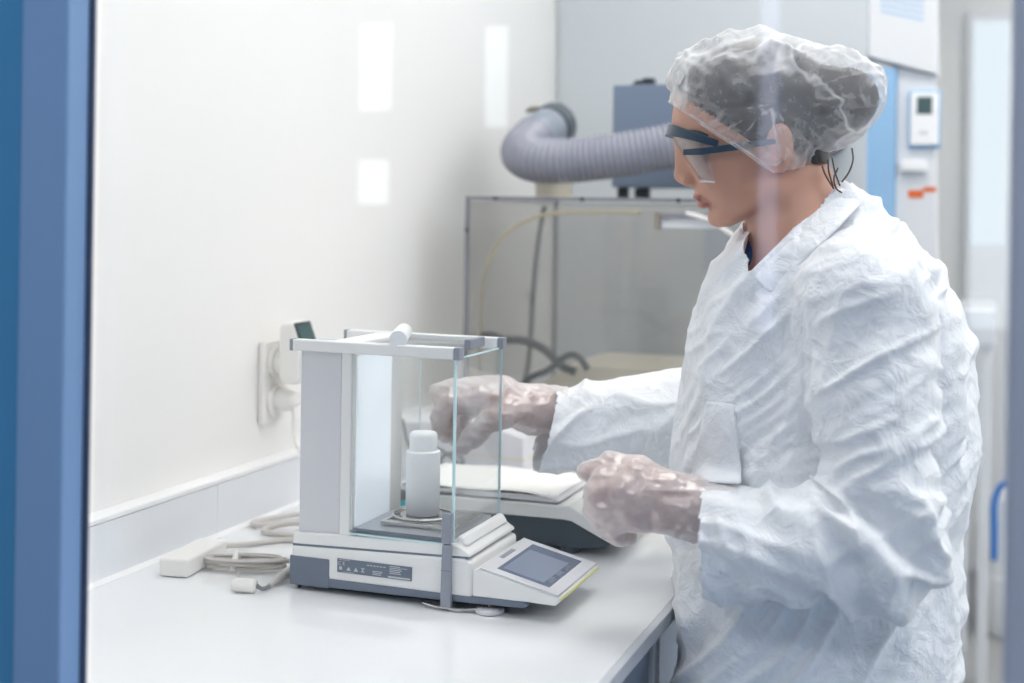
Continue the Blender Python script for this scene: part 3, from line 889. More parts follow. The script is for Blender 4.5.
obj('black_cable', MB().tube(spline(k1), 0.0085, 10), 'cable_dark', smooth=True, label='thick dark cable sloping from the black plug inside the enclosure', cat='cable')
k2 = pxs([(520, 392), (530, 378), (548, 370), (565, 357), (575, 355), (583, 362), (588, 370)], EY0 + 0.10)
obj('black_cable', MB().tube(spline(k2), 0.007, 10), 'cable_dark', smooth=True, label='dark cable looping over itself inside the enclosure', cat='cable')
k3 = on(505, 340, 1, EY0 + 0.12)
obj('black_plug', MB().tube([k3 + np.array([-0.055, 0, 0.004]), k3 + np.array([-0.03, 0, 0.004]), k3 + np.array([-0.004, 0, 0])], [0.010, 0.013, 0.009], 14), 'cable_dark', smooth='auto', label='blurred dark plug beside the enclosure front edge', cat='plug')
# beige instrument on the floor of the enclosure
g0 = on(580, 372, 1, EY0 + 0.12); g1 = on(470, 440, 1, EY0 + 0.12)
bx = thing('beige_instrument', ((0.46), EY0 + 0.27, ZT), 'low beige instrument box inside the clear enclosure', 'instrument')
obj('case', MB().prism([(0.22, ZT + 0.0025), (0.22, 1.030), (0.30, 1.085), (0.74, 1.085), (0.74, ZT + 0.0025)], 1, EY0 + 0.16, EY0 + 0.42), MT['beige'], bx, bevel=0.006)
obj('knob', MB().tube([(0.33, EY0 + 0.145, 1.01), (0.33, EY0 + 0.16, 1.01)], 0.018, 20), 'black', bx, smooth='auto')
# grey coil cable in front of enclosure, seen under the reaching hand
rl_ = [on(452 + 11 * math.cos(t), 462 + 9 * math.sin(t), 1, 2.10) for t in np.linspace(0.5, 2 * math.pi + 1.2, 30)]
rl_ = [on(402, 418, 1, 2.10), on(412, 450, 1, 2.1), on(436, 447, 1, 2.1)] + rl_
obj('dark_cable', MB().tube(spline(rl_, 4), 0.0035, 8), 'cable_mid', smooth=True, label='dark cable ending in a small ring behind the precision balance', cat='cable')
gb = thing('grey_case', (0.27, 2.16, ZT), 'low pale grey case with sloping lid behind the precision balance', 'case')
obj('body', MB().prism([(0.10, ZT + 0.001), (0.10, 1.015), (0.26, 1.030), (0.36, 1.005), (0.36, ZT + 0.001)], 1, 2.12, 2.32), 'bal_grey', gb, bevel=0.004)
obj('lid_seam', MB().prism([(0.0995, 0.972), (0.0995, 0.976), (0.3605, 0.968), (0.3605, 0.964)], 1, 2.1192, 2.3208), 'beige', gb)

# corrugated hose with elbow and coupling
hp = [(0.715, 3.298, 1.60), (0.715, 3.12, 1.60), (0.710, 2.92, 1.60), (0.675, 2.73, 1.598), on(760, 128, 1, 2.62), on(700, 140, 1, 2.60), on(660, 148, 1, 2.58), on(620, 155, 1, 2.56), on(580, 160, 1, 2.545), on(550, 161, 1, 2.54), on(530, 158, 1, 2.555), on(522, 151, 1, 2.60), on(528, 142, 1, 2.66), on(540, 134, 1, 2.72)]
hs = spline(hp, 26)
# resample evenly
d_ = np.cumsum([0] + [np.linalg.norm(hs[i + 1] - hs[i]) for i in range(len(hs) - 1)])
NR = 118
ss = np.linspace(0, d_[-1], NR * 8 + 1)
HS = np.array(hs)
pts = np.stack([np.interp(ss, d_, HS[:, k]) for k in range(3)], 1)
rad = []
for i, s in enumerate(ss):
    ph = (i % 8) / 8
    fade = 1.0 if s < d_[-1] * 0.89 else 0.35
    rad.append(0.0455 + fade * 0.0026 * math.cos(2 * math.pi * ph))
ho = thing('duct_hose', (0.35, 2.56, 1.43), 'lilac-grey corrugated exhaust hose bending above the clear enclosure', 'hose')
obj('corrugated_tube', MB().tube(pts, rad, 36), 'hose', ho, smooth=True)
obj('wall_ring', MB().tube([(0.715, 3.284, 1.60), (0.715, 3.2995, 1.60)], 0.055, 36), 'coupling_d', ho, smooth='auto')
e = pts[-1]
dv = pts[-1] - pts[-6]; dv /= np.linalg.norm(dv)
obj('coupling', MB().tube([e - dv * 0.035, e - dv * 0.030, e + dv * 0.035, e + dv * 0.045], [0.047, 0.0495, 0.0495, 0.047], 36), 'coupling', ho, smooth='auto')
obj('coupling_ring', MB().tube([e + dv * 0.046, e + dv * 0.050, e + dv * 0.085, e + dv * 0.09], [0.047, 0.052, 0.052, 0.046], 36), 'coupling_d', ho, smooth='auto')
cc = e + np.array([-0.012, -0.012, 0.053])
obj('clamp', MB().tube([cc + np.array([-0.016, 0, -0.004]), cc + np.array([-0.006, 0, 0.002]), cc + np.array([0.012, 0, 0.004])], [0.004, 0.007, 0.005], 12), 'brass', ho)
# vertical port on the lid
pb = on(554, 190, 1, 2.72)
vp = thing('port_flange', (pb[0], 2.72, EZ), 'short beige cylindrical port on the enclosure lid below the hose', 'port')
obj('flange', MB().lathe([(0.044, 0), (0.044, 0.006), (0.041, 0.007), (0.041, 0.030), (0.043, 0.032), (0.043, 0.045)], (pb[0], 2.72, EZ + 0.0005), 36), 'beige', vp, smooth='auto')

# blue-grey fan box on feet
f0 = on(613, 85, 1, 2.72); f1 = on(611, 187, 1, 2.72)
fb = thing('fan_box', (f0[0] + 0.127, 2.80, EZ), 'blue-grey steel fan box on black feet on top of the enclosure', 'box')
fz0, fz1 = f1[2], f0[2]
obj('housing', B(f0[0], f0[0] + 0.255, 2.72, 2.90, fz0, fz1), 'fanbox', fb, bevel=0.003)
for (fx, fy) in ((f0[0] + 0.010, 2.73), (f0[0] + 0.058, 2.73), (f0[0] + 0.21, 2.73), (f0[0] + 0.010, 2.87), (f0[0] + 0.21, 2.87)):
    obj('foot', B(fx, fx + 0.022, fy, fy + 0.02, EZ + 0.001, fz0), 'black', fb, bevel=0.002)
tp = fz1
obj('cable_gland', MB().lathe([(0.016, 0), (0.016, 0.006), (0.012, 0.008), (0.010, 0.014)], (f0[0] + 0.045, 2.77, tp), 20), 'black', fb, smooth='auto')
obj('switch', B(f0[0] + 0.055, f0[0] + 0.080, 2.755, 2.785, tp + 0.004, tp + 0.018), 'black', fb, bevel=0.003)

# ------------------------------------------------------------------ safety cabinet behind
hd = thing('safety_cabinet', (0.45, 3.9, 0), 'tall pale grey safety cabinet with white front hood against the wall', 'cabinet')
obj('body', B(0.003, 0.812, 3.30, 4.55, 0.02, 2.50), 'hood_grey', hd, bevel=0.003)
obj('plinth', B(0.02, 0.78, 3.32, 4.53, 0.0005, 0.02), 'black', hd)
cn_ = MB().prism([(0.8125, 1.792), (0.976, 1.744), (0.955, 2.50), (0.8125, 2.50)], 1, 3.30, 3.42)
hc = obj('front_hood', cn_, 'hood_white', hd, bevel=0.004)
vs = MB()
for r_ in range(4):
    for k in range(12):
        xx = 0.842 + 0.0085 * k
        zz = 1.945 - 0.015 * r_ - 0.26 * (xx - 0.842)
        vs.box(xx, xx + 0.0058, 3.2985, 3.2995, zz, zz + 0.006)
vg = obj('vent_slots', vs, 'hood_blue', hc, kind='stuff')
obj('sash', B(0.8125, 0.880, 3.312, 3.41, 0.92, 1.765), 'hood_blue', hd)
pl = obj('side_pillar', MB().prism([(0.8805, 0.90), (0.8805, 1.768), (0.968, 1.744), (0.992, 0.90)], 1, 3.325, 3.40), 'hood_white', hd, bevel=0.003)
obj('lower_front', B(0.8125, 0.99, 3.32, 3.41, 0.0006, 0.899), 'hood_white', hd, bevel=0.003)
c1 = on(911, 93, 1, 3.31); c2 = on(938, 145, 1, 3.31)
ct = thing('controller', ((c1[0] + c2[0]) / 2, 3.31, c2[2]), 'white wall controller with dark green display on the cabinet pillar', 'controller')
obj('case', B(c1[0], c2[0], 3.300, 3.3245, c2[2], c1[2]), 'hdpe', ct, bevel=0.003)
obj('backplate', B(c1[0] - 0.006, c2[0] + 0.004, 3.316, 3.3248, c2[2] - 0.008, c1[2] + 0.006), 'hood_blue', ct)
s1 = on(917, 97, 1, 3.30); s2 = on(932, 114, 1, 3.30)
obj('display', B(s1[0], s2[0], 3.2985, 3.3002, s2[2], s1[2]), 'lcd', ct)
obj('button', B(s1[0] + 0.006, s1[0] + 0.026, 3.2988, 3.3002, c2[2] + 0.025, c2[2] + 0.033), 'hood_grey', ct)
h1 = on(901, 160, 1, 3.31); h2 = on(926, 171, 1, 3.31)
obj('cable_box', B(h1[0], h2[0], 3.302, 3.3245, h2[2], h1[2]), 'hdpe', bevel=0.003, label='small white junction box below the wall controller', cat='box')
h1 = on(908, 190, 1, 3.315); h2 = on(923, 198, 1, 3.315); h3 = on(942, 187, 1, 3.315); h4 = on(942, 192, 1, 3.315)
obj('sticker', B(h1[0], h2[0], 3.3235, 3.3248, h2[2], h1[2]), 'orange', label='bright orange warning sticker on the cabinet pillar', cat='sticker')
obj('sticker_band', B(h2[0], min(h3[0], 0.976), 3.3236, 3.3248, h4[2], h3[2]), 'orange', label='narrow pale orange band beside the warning sticker', cat='sticker')

# ------------------------------------------------------------------ right background
sb = thing('side_bench', (1.12, 4.35, 0), 'white side bench with pale blue top near the back wall', 'bench')
obj('top', B(1.00, 1.11, 4.10, 4.62, 1.02, 1.125), MT['hood_blue'] if False else 'splash', sb, bevel=0.004)
obj('leg', B(1.005, 1.04, 4.12, 4.16, 0.10, 1.02), 'hood_white', sb, bevel=0.003)
obj('panel', B(1.00, 1.03, 4.18, 4.62, 0.001, 1.02), 'hood_white', sb, bevel=0.003)
obj('leg', B(1.07, 1.10, 4.12, 4.16, 0.001, 1.02), 'hood_white', sb, bevel=0.003)

bn = thing('waste_bin', (1.15, 4.70, 0), 'white plastic bin with a bright blue tube handle near the back wall', 'bin')
bp_ = (1.165, 4.70)
obj('body', MB().lathe([(0.075, 0.001), (0.088, 0.02), (0.095, 0.20), (0.09, 0.205), (0.088, 0.42), (0.08, 0.46), (0.05, 0.48)], (bp_[0], bp_[1], 0), 36), 'hdpe_clear', bn, smooth='auto')
hb = pxs([(994, 560), (994, 530), (994, 505), (999, 489), (1008, 484), (1022, 484)], 4.58)
obj('handle', MB().tube(spline(hb), 0.011, 12), 'blue_tube', bn, smooth=True)

# ------------------------------------------------------------------ person: signed-distance modelling
def _hash(i, j, k, seed):
    n = (i * 374761393 + j * 668265263 + k * 2147483647 + seed * 1274126177) & 0xFFFFFFFF
    n = ((n ^ (n >> 13)) * 1274126177) & 0xFFFFFFFF
    return ((n ^ (n >> 16)) & 0xFFFF) / 32767.5 - 1.0


def vnoise(P, seed=0):
    """value noise in -1..1 at points P (n,3)"""
    P = np.asarray(P, float)
    I = np.floor(P).astype(np.int64)
    f = P - I
    u = f * f * f * (f * (f * 6 - 15) + 10)
    out = 0
    for a in (0, 1):
        wa = u[:, 0] if a else 1 - u[:, 0]
        for b in (0, 1):
            wb = u[:, 1] if b else 1 - u[:, 1]
            for c in (0, 1):
                wc = u[:, 2] if c else 1 - u[:, 2]
                out = out + wa * wb * wc * _hash(I[:, 0] + a, I[:, 1] + b, I[:, 2] + c, seed)
    return out


def rcone(a, b, ra, rb, k=0.01, op='u'):
    a, b = np.array(a, float), np.array(b, float)
    r = max(ra, rb)
    def f(X, Y, Z):
        d = b - a
        L2 = d @ d
        px, py, pz = X - a[0], Y - a[1], Z - a[2]
        t = np.clip((px * d[0] + py * d[1] + pz * d[2]) / L2, 0, 1)
        return np.sqrt((px - t * d[0]) ** 2 + (py - t * d[1]) ** 2 + (pz - t * d[2]) ** 2) - (ra + t * (rb - ra))
    return (f, np.minimum(a, b) - r, np.maximum(a, b) + r, k, op)


def ell(c, r, axes=None, k=0.01, op='u'):
    c, r = np.array(c, float), np.array(r, float)
    A = np.eye(3) if axes is None else np.array(axes, float)
    def f(X, Y, Z):
        p = [X - c[0], Y - c[1], Z - c[2]]
        q = [(p[0] * A[i][0] + p[1] * A[i][1] + p[2] * A[i][2]) for i in range(3)]
        k0 = np.sqrt((q[0] / r[0]) ** 2 + (q[1] / r[1]) ** 2 + (q[2] / r[2]) ** 2)
        k1 = np.sqrt((q[0] / r[0] ** 2) ** 2 + (q[1] / r[1] ** 2) ** 2 + (q[2] / r[2] ** 2) ** 2)
        return k0 * (k0 - 1) / np.maximum(k1, 1e-6)
    m = r.max()
    return (f, c - m, c + m, k, op)


def smin(a, b, k):
    h = np.clip(0.5 + 0.5 * (b - a) / k, 0, 1)
    return b + (a - b) * h - k * h * (1 - h)


def field(prims, gx, gy, gz, far=0.06):
    D = np.full((len(gx), len(gy), len(gz)), far, np.float32)
    for f, lo, hi, k, op in prims:
        m = k + 0.03
        sl = []
        for g, l, h in ((gx, lo[0], hi[0]), (gy, lo[1], hi[1]), (gz, lo[2], hi[2])):
            i0, i1 = np.searchsorted(g, l - m), np.searchsorted(g, h + m)
            sl.append(slice(max(i0, 0), max(i1, i0)))
        if any(s.stop <= s.start for s in sl):
            continue
        X, Y, Z = np.meshgrid(gx[sl[0]], gy[sl[1]], gz[sl[2]], indexing='ij', sparse=True)
        d = f(X, Y, Z)
        cur = D[tuple(sl)]
        if op == 'u':
            D[tuple(sl)] = smin(cur, d, k)
        else:
            D[tuple(sl)] = -smin(-cur, d, k)
    return D


def surface_nets(D, gx, gy, gz):
    n = D.shape
    S_ = D < 0
    c = S_[:-1, :-1, :-1].astype(np.int8)
    tot = np.zeros_like(c)
    for a in (0, 1):
        for b in (0, 1):
            for e in (0, 1):
                tot += S_[a:n[0] - 1 + a, b:n[1] - 1 + b, e:n[2] - 1 + e]
    act = (tot > 0) & (tot < 8)
    idx = np.argwhere(act)
    ID = np.full(act.shape, -1, np.int32)
    ID[act] = np.arange(len(idx))
    i, j, k = idx.T
    acc = np.zeros((len(idx), 3)); cnt = np.zeros(len(idx))
    G = (gx, gy, gz)
    corners = [(a, b, e) for a in (0, 1) for b in (0, 1) for e in (0, 1)]
    for p in corners:
        for ax in range(3):
            if p[ax] == 1: continue
            q = list(p); q[ax] = 1
            d0 = D[i + p[0], j + p[1], k + p[2]].astype(float)
            d1 = D[i + q[0], j + q[1], k + q[2]].astype(float)
            m = (d0 < 0) != (d1 < 0)
            t = np.where(m, d0 / np.where(m, d0 - d1, 1), 0)
            P0 = np.stack([gx[i + p[0]], gy[j + p[1]], gz[k + p[2]]], 1)
            P1 = np.stack([gx[i + q[0]], gy[j + q[1]], gz[k + q[2]]], 1)
            acc += np.where(m[:, None], P0 + t[:, None] * (P1 - P0), 0)
            cnt += m
    V = acc / np.maximum(cnt, 1)[:, None]
    faces = []
    for ax in range(3):
        s0 = [slice(None)] * 3; s1 = [slice(None)] * 3
        s0[ax] = slice(0, -1); s1[ax] = slice(1, None)
        a, b = S_[tuple(s0)], S_[tuple(s1)]
        e = np.argwhere(a != b)
        o1, o2 = [x for x in range(3) if x != ax]
        ok = (e[:, o1] > 0) & (e[:, o1] < n[o1] - 1) & (e[:, o2] > 0) & (e[:, o2] < n[o2] - 1)
        e = e[ok]
        def cell(d1, d2):
            c_ = e.copy(); c_[:, o1] -= d1; c_[:, o2] -= d2
            return ID[c_[:, 0], c_[:, 1], c_[:, 2]]
        q = np.stack([cell(1, 1), cell(0, 1), cell(0, 0), cell(1, 0)], 1)
        inside = S_[e[:, 0], e[:, 1], e[:, 2]]
        flip = inside if ax != 1 else ~inside
        q = np.where(flip[:, None], q, q[:, ::-1])
        faces.append(q)
    return V, np.concatenate(faces)


def vnormals(V, Fc):
    a = V[Fc[:, 2]] - V[Fc[:, 0]]; b = V[Fc[:, 3]] - V[Fc[:, 1]]
    fn = np.cross(a, b)
    N = np.zeros_like(V)
    for c in range(4):
        np.add.at(N, Fc[:, c], fn)
    return N / np.maximum(np.linalg.norm(N, axis=1), 1e-12)[:, None]


def relax(V, Fc, it=1, lam=0.5):
    for _ in range(it):
        A = np.zeros_like(V); C = np.zeros(len(V))
        for c in range(4):
            np.add.at(A, Fc[:, c], V[Fc[:, (c + 1) % 4]]); np.add.at(C, Fc[:, c], 1)
            np.add.at(A, Fc[:, (c + 1) % 4], V[Fc[:, c]]); np.add.at(C, Fc[:, (c + 1) % 4], 1)
        V = V + lam * (A / np.maximum(C, 1)[:, None] - V)
    return V


def keep_faces(V, Fc, mask_v):
    """drop every face with a vertex outside mask_v"""
    k = mask_v[Fc].all(1)
    Fc = Fc[k]
    used = np.unique(Fc)
    mp = np.full(len(V), -1); mp[used] = np.arange(len(used))
    return V[used], mp[Fc]


def nmesh(name, V, Fc, materials, parent, midx=None, label=None, solid=0):
    me = bpy.data.meshes.new(name)
    org = ORG[parent.name]
    me.from_pydata((V - org).tolist(), [], Fc.tolist())
    for m in materials: me.materials.append(MT[m])
    me.polygons.foreach_set('use_smooth', [True] * len(me.polygons))
    if midx is not None:
        me.polygons.foreach_set('material_index', midx.astype(np.int32))
    me.update()
    o = bpy.data.objects.new(name, me)
    COL.objects.link(o)
    o.parent = parent
    ORG[o.name] = org
    if label: o['label'] = label
    if solid:
        md = o.modifiers.new('thick', 'SOLIDIFY'); md.thickness = solid; md.offset = -1
    return o


# --- frames: u forward (she faces the wall), v up, w to her left
HD = 1.62                                   # distance of the head from the lens plane
HO = at(765, 130, HD)
SC = F_PX / HD                              # pixels per metre at the head
vr = ray(765, 130); vr = np.array([vr[0], vr[1], 0]); vr /= np.linalg.norm(vr)
Wv = -vr                                    # to her left = towards the window
Uv = np.cross(Wv, UP) * 1.0
if Uv @ RT > 0: Uv = -Uv


def hp_(px, py, w=0.0):
    """point that lies |w| beside the head's mid plane and shows at the pixel; mirrored for w < 0"""
    r = ray(px, py)
    t = (abs(w) - (CAM - HO) @ Wv) / (r @ Wv)
    P = CAM + r * t
    return P if w >= 0 else P - 2 * abs(w) * Wv


def scr(V, mirror_far=True):
    """pixel of each point, the far half taken as the mirror of the near half"""
    V = np.array(V, float)
    if mirror_far:
        w = (V - HO) @ Wv
        V = V + np.where(w < 0, -2 * w, 0)[:, None] * Wv
    d = V - CAM
    z = d @ FW; x = d @ RT / z; y = d[:, 2] / z
    return P_X + F_PX * (x * cr + y * sr), P_Y - F_PX * (-x * sr + y * cr)


def uvw(P):
    Q = P - HO
    return Q @ Uv, Q[:, 2], Q @ Wv


pe = thing('person', (0.93, 1.68, 0.0), 'person in white protective coat, translucent hair cap and vinyl gloves reaching towards the glass balance', 'person')

# ---- joints
LS = at(866, 290, 1.50); LE = at(885, 546, 1.425); LW = at(716, 520, 1.50)
RS = at(800, 290, 1.82); RE = at(728, 420, 1.88); RW = at(540, 410, 1.87)
HIP = at(808, 640, 1.63)

def tilt_axes(deg):
    t = math.radians(deg)
    f = math.cos(t) * Uv - math.sin(t) * UP
    h = math.sin(t) * Uv + math.cos(t) * UP
    return [f, h, Wv]


# ---- head and neck
head = []
A18 = tilt_axes(18)
head.append(ell(hp_(745, 114), (0.091, 0.080, 0.072), A18, 0.01))          # cranium
head.append(ell(hp_(724, 146), (0.050, 0.074, 0.060), A18, 0.020))         # face
head.append(ell(hp_(737, 186), (0.040, 0.040, 0.044), A18, 0.018))         # lower face
for s in (-1, 1):
    head.append(rcone(hp_(773, 186, s * 0.045), hp_(727, 216, s * 0.016), 0.014, 0.013, 0.018))   # jaw
    head.append(ell(hp_(710, 163, s * 0.036), (0.019, 0.021, 0.018), A18, 0.018))        # cheek
    head.append(rcone(hp_(680, 131, s * 0.010), hp_(694, 133, s * 0.044), 0.0070, 0.0070, 0.012))   # brow
    head.append(ell(hp_(682, 150, s * 0.031), (0.014, 0.010, 0.015), A18, 0.008, 's'))   # eye socket
    head.append(ell(hp_(694.5, 150, s * 0.031), (0.0125, 0.0115, 0.0135), A18, 0.003))   # lowered lid over the eyeball
    head.append(ell(hp_(688.5, 178.5, s * 0.0105), (0.0085, 0.0062, 0.0062), A18, 0.004))   # ala
    head.append(ell(hp_(779, 148, s * 0.0715), (0.017, 0.030, 0.006), tilt_axes(-4), 0.006))   # ear
    head.append(ell(hp_(777, 147, s * 0.0800), (0.009, 0.018, 0.004), tilt_axes(-4), 0.004, 's'))
head.append(rcone(hp_(680.5, 142), hp_(681.5, 173), 0.0068, 0.0085, 0.008))    # nose ridge
head.append(rcone(hp_(690, 160), hp_(690, 177), 0.012, 0.013, 0.008))          # nose base
head.append(ell(hp_(681.3, 175.5), (0.0090, 0.0088, 0.0095), tilt_axes(0), 0.004))         # nose tip
for s in (-1, 1):
    head.append(ell(hp_(685.5, 185, s * 0.006), (0.004, 0.0025, 0.003), tilt_axes(0), 0.002, 's'))   # nostril
head.append(ell(hp_(709, 191), (0.0165, 0.013, 0.023), A18, 0.010))           # muzzle
head.append(ell(hp_(698.3, 196.2), (0.0070, 0.0055, 0.019), tilt_axes(30), 0.004))   # upper lip
head.append(ell(hp_(702.6, 204.2), (0.0070, 0.0058, 0.017), tilt_axes(5), 0.004))    # lower lip
head.append(ell(hp_(697.0, 200.5), (0.0065, 0.0007, 0.022), tilt_axes(20), 0.0015, 's'))   # mouth line
head.append(ell(hp_(718, 217.5), (0.0130, 0.0120, 0.016), tilt_axes(0), 0.010))           # chin
nk = [hp_(793, 185), hp_(806, 235), hp_(818, 275)]
head.append(rcone(nk[0], nk[1], 0.050, 0.052, 0.025))
head.append(rcone(nk[1], nk[2], 0.052, 0.075, 0.03))
head.append(rcone(hp_(775, 212), hp_(777, 262), 0.020, 0.024, 0.025))           # throat
NECK = nk[2]

# ---- hands: wrist, knuckles and finger joints
def finger(j, r):
    return [rcone(j[i], j[i + 1], r[i], r[i + 1], 0.004) for i in range(len(j) - 1)]


def hand_left():
    p = []
    D0 = 1.500
    w = at(702, 512, D0)
    kn = [at(634, 474, D0 + 0.012), at(625, 488, D0 + 0.000), at(626, 504, D0 - 0.002), at(634, 519, D0 + 0.004)]
    for q, r in zip(kn, (0.0125, 0.0125, 0.0120, 0.0112)):
        p.append(rcone(w + (q - w) * 0.12, q, 0.018, r, 0.014))
    p.append(ell((w + kn[1]) / 2 + 0, (0.042, 0.016, 0.030), [(kn[1] - w) / np.linalg.norm(kn[1] - w), FW, UP], 0.012))
    fing = [[(634, 474, .012), (603, 478, .016), (594, 496, .040), (604, 505, .058)],
            [(625, 488, .0), (596, 493, .006), (595, 511, .034), (611, 517, .052)],
            [(626, 504, -.002), (601, 509, .004), (603, 524, .032), (619, 527, .050)],
            [(634, 519, .004), (614, 524, .010), (617, 536, .034), (629, 537, .048)]]
    rr_ = [(.0118, .0100, .0088, .0078), (.0120, .0102, .0090, .0080), (.0112, .0097, .0086, .0077), (.0100, .0086, .0077, .0070)]
    for j, r in zip(fing, rr_):
        p += finger([at(a, b, D0 + c) for a, b, c in j], r)
    p += finger([at(676, 492, D0 + 0.018), at(640, 470, D0 + 0.030), at(610, 464, D0 + 0.034), at(586, 472, D0 + 0.036)], (.016, .0125, .0105, .0085))
    return p, w


def hand_right():
    p = []
    w = RW.copy()
    kn = [at(479, 400, 1.845), at(475, 398, 1.866), at(477, 399, 1.886), at(483, 402, 1.904)]
    for q, r in zip(kn, (0.0125, 0.0125, 0.0120, 0.0112)):
        p.append(rcone(w + (q - w) * 0.12, q, 0.018, r, 0.014))
    fing = [[(479, 400, 1.845), (450, 402, 1.836), (440, 417, 1.836), (438, 431, 1.838)],
            [(475, 398, 1.866), (446, 402, 1.862), (441, 421, 1.858), (446, 435, 1.852)],
            [(477, 399, 1.886), (451, 407, 1.884), (449, 426, 1.878), (456, 439, 1.870)],
            [(483, 402, 1.904), (463, 413, 1.902), (461, 430, 1.896), (466, 441, 1.890)]]
    rr_ = [(.0118, .0100, .0088, .0078), (.0120, .0102, .0090, .0080), (.0112, .0097, .0086, .0077), (.0100, .0086, .0077, .0070)]
    for j, r in zip(fing, rr_):
        p += finger([at(*q) for q in j], r)
    p += finger([at(515, 412, 1.835), at(490, 421, 1.818), at(474, 436, 1.818), at(462, 448, 1.822)], (.016, .0125, .0105, .0085))
    return p, w


HL, LW2 = hand_left()
HR, RW2 = hand_right()
arms = [rcone(LS, LE, 0.045, 0.038, 0.02), rcone(LE, LW2, 0.038, 0.026, 0.02),
        rcone(RS, RE, 0.045, 0.038, 0.02), rcone(RE, RW2, 0.038, 0.026, 0.02)]
CH = at(812, 345, 1.66)
torso = [rcone(LS, RS, 0.05, 0.05, 0.03), rcone(NECK, CH, 0.07, 0.115, 0.05), rcone(CH, HIP, 0.115, 0.12, 0.05),
         rcone(HIP + Wv * 0.05, HIP - Wv * 0.09, 0.085, 0.085, 0.04)]
legs = []
feet = []
for s in (1, -1):
    hj = HIP + Wv * (0.075 * s - 0.015) - UP * 0.04
    kj = np.array([hj[0] + 0.0, hj[1], 0.47]); aj = np.array([hj[0] + 0.02, hj[1], 0.09])
    legs += [rcone(hj, kj, 0.075, 0.052, 0.03), rcone(kj, aj, 0.052, 0.036, 0.03)]
    feet.append((aj, s))
    legs += [rcone(aj - UP * 0.05, aj + Uv * 0.10 - UP * 0.055, 0.030, 0.028, 0.02)]


def steps(*seg):
    out = [seg[0][0]]
    for a, b, h in seg:
        out += list(np.linspace(a, b, max(2, int(round((b - a) / h)) + 1))[1:])
    return np.array(out)


hb0, hb1 = HO - np.array([.15, .13, .16]), HO + np.array([.12, .12, .14])
gx = steps((0.36, hb0[0], 0.003), (hb0[0], hb1[0], 0.0022), (hb1[0], 1.16, 0.009))
gy = steps((1.36, hb0[1], 0.003), (hb0[1], hb1[1], 0.0022), (hb1[1], 1.85, 0.003), (1.85, 2.06, 0.006))
gz = steps((0.0, 0.98, 0.014), (0.98, 1.17, 0.003), (1.17, hb0[2], 0.006), (hb0[2], hb1[2], 0.0022))
V, Fc = surface_nets(field(head + torso + arms + HL + HR + legs, gx, gy, gz), gx, gy, gz)
V = relax(V, Fc, 1, 0.4)
fcen = V[Fc].mean(1)
fu, fv, fw_ = uvw(fcen)
ppx, ppy = scr(fcen)
lipm = ((np.abs(ppy - 200.3 - (ppx - 699) * 0.42) < 5.8) & (ppx < 712) & (ppx > 688) & (np.abs(fw_) < 0.0215) &
        (ppy > 193.0))
body = nmesh('body', V, Fc, ['skin', 'lip'], pe, lipm.astype(int))

# ---- eyebrows laid on the skin
near_v = V[(V - HO) @ Wv > 0.004]
nx, ny = scr(near_v, False)
nd_ = (near_v - CAM) @ FW
def on_skin(px, py):
    k = np.argsort((nx - px) ** 2 + (ny - py) ** 2)[:6]
    return near_v[k[np.argmin(nd_[k])]]
eb = [on_skin(679, 135), on_skin(686, 132), on_skin(697, 132), on_skin(708, 137)]
for s in (1, -1):
    pts_ = spline([p + Wv * 0.0008 + Uv * 0.0008 for p in eb], 6)
    if s < 0: pts_ = [p - 2 * ((p - HO) @ Wv) * Wv for p in pts_]
    obj('eyebrow', MB().tube(pts_, list(np.interp(np.linspace(0, 1, len(pts_)), [0, .4, 1], [.0026, .0034, .0014])), 8), 'hair', pe, smooth=True)

# ---- hair and cap
capE = [ell(hp_(758, 99), (0.106, 0.086, 0.090), tilt_axes(4), 0.02),
        ell(hp_(836, 98), (0.064, 0.056, 0.066), tilt_axes(20), 0.040),
        ell(hp_(772, 145), (0.052, 0.046, 0.090), tilt_axes(0), 0.030),
        ell(hp_(748, 132), (0.048, 0.045, 0.086), tilt_axes(30), 0.025),
        ell(hp_(724, 90), (0.066, 0.056, 0.070), tilt_axes(-25), 0.02)]
hairE = [ell(hp_(752, 106), (0.097, 0.0815, 0.078), tilt_axes(8), 0.02),
         ell(hp_(836, 103), (0.052, 0.043, 0.052), tilt_axes(20), 0.025),
         ell(hp_(812, 152), (0.017, 0.035, 0.044), tilt_axes(20), 0.03)]
g3 = [np.arange(HO[i] - 0.19, HO[i] + 0.19, 0.0032) for i in range(3)]
Vh, Fh = surface_nets(field(hairE, *g3), *g3)
u_, v_, w_ = uvw(Vh)
qx, qy = scr(Vh)
# hairline: front runs over the forehead, drops behind the ears
lim = np.interp(qx, [660, 672, 690, 720, 745, 765, 790, 812, 850], [80, 86, 102, 124, 142, 150, 158, 164, 165])
Vh, Fh = keep_faces(Vh, Fh, qy < lim)
Nh = vnormals(Vh, Fh)
Vh = Vh + Nh * (0.0005 * vnoise(np.stack([Vh @ Uv * 25, Vh[:, 2] * 90, Vh @ Wv * 90], 1), 3))[:, None]
nmesh('hair', Vh, Fh, ['hair'], pe, label='dark brown hair pinned up under the cap')
st = [[hp_(838, 168, 0.040), hp_(834, 178, 0.046), hp_(836, 188, 0.050), hp_(842, 193, 0.048)],
      [hp_(852, 148, 0.030), hp_(853, 160, 0.034), hp_(849, 172, 0.040), hp_(842, 182, 0.044)],
      [hp_(832, 158, 0.040), hp_(835, 172, 0.046), hp_(840, 186, 0.048)], [hp_(822, 166, 0.046), hp_(826, 176, 0.051), hp_(834, 189, 0.052)],
      [hp_(828, 160, 0.044), hp_(829, 172, 0.050), hp_(833, 186, 0.052)]]
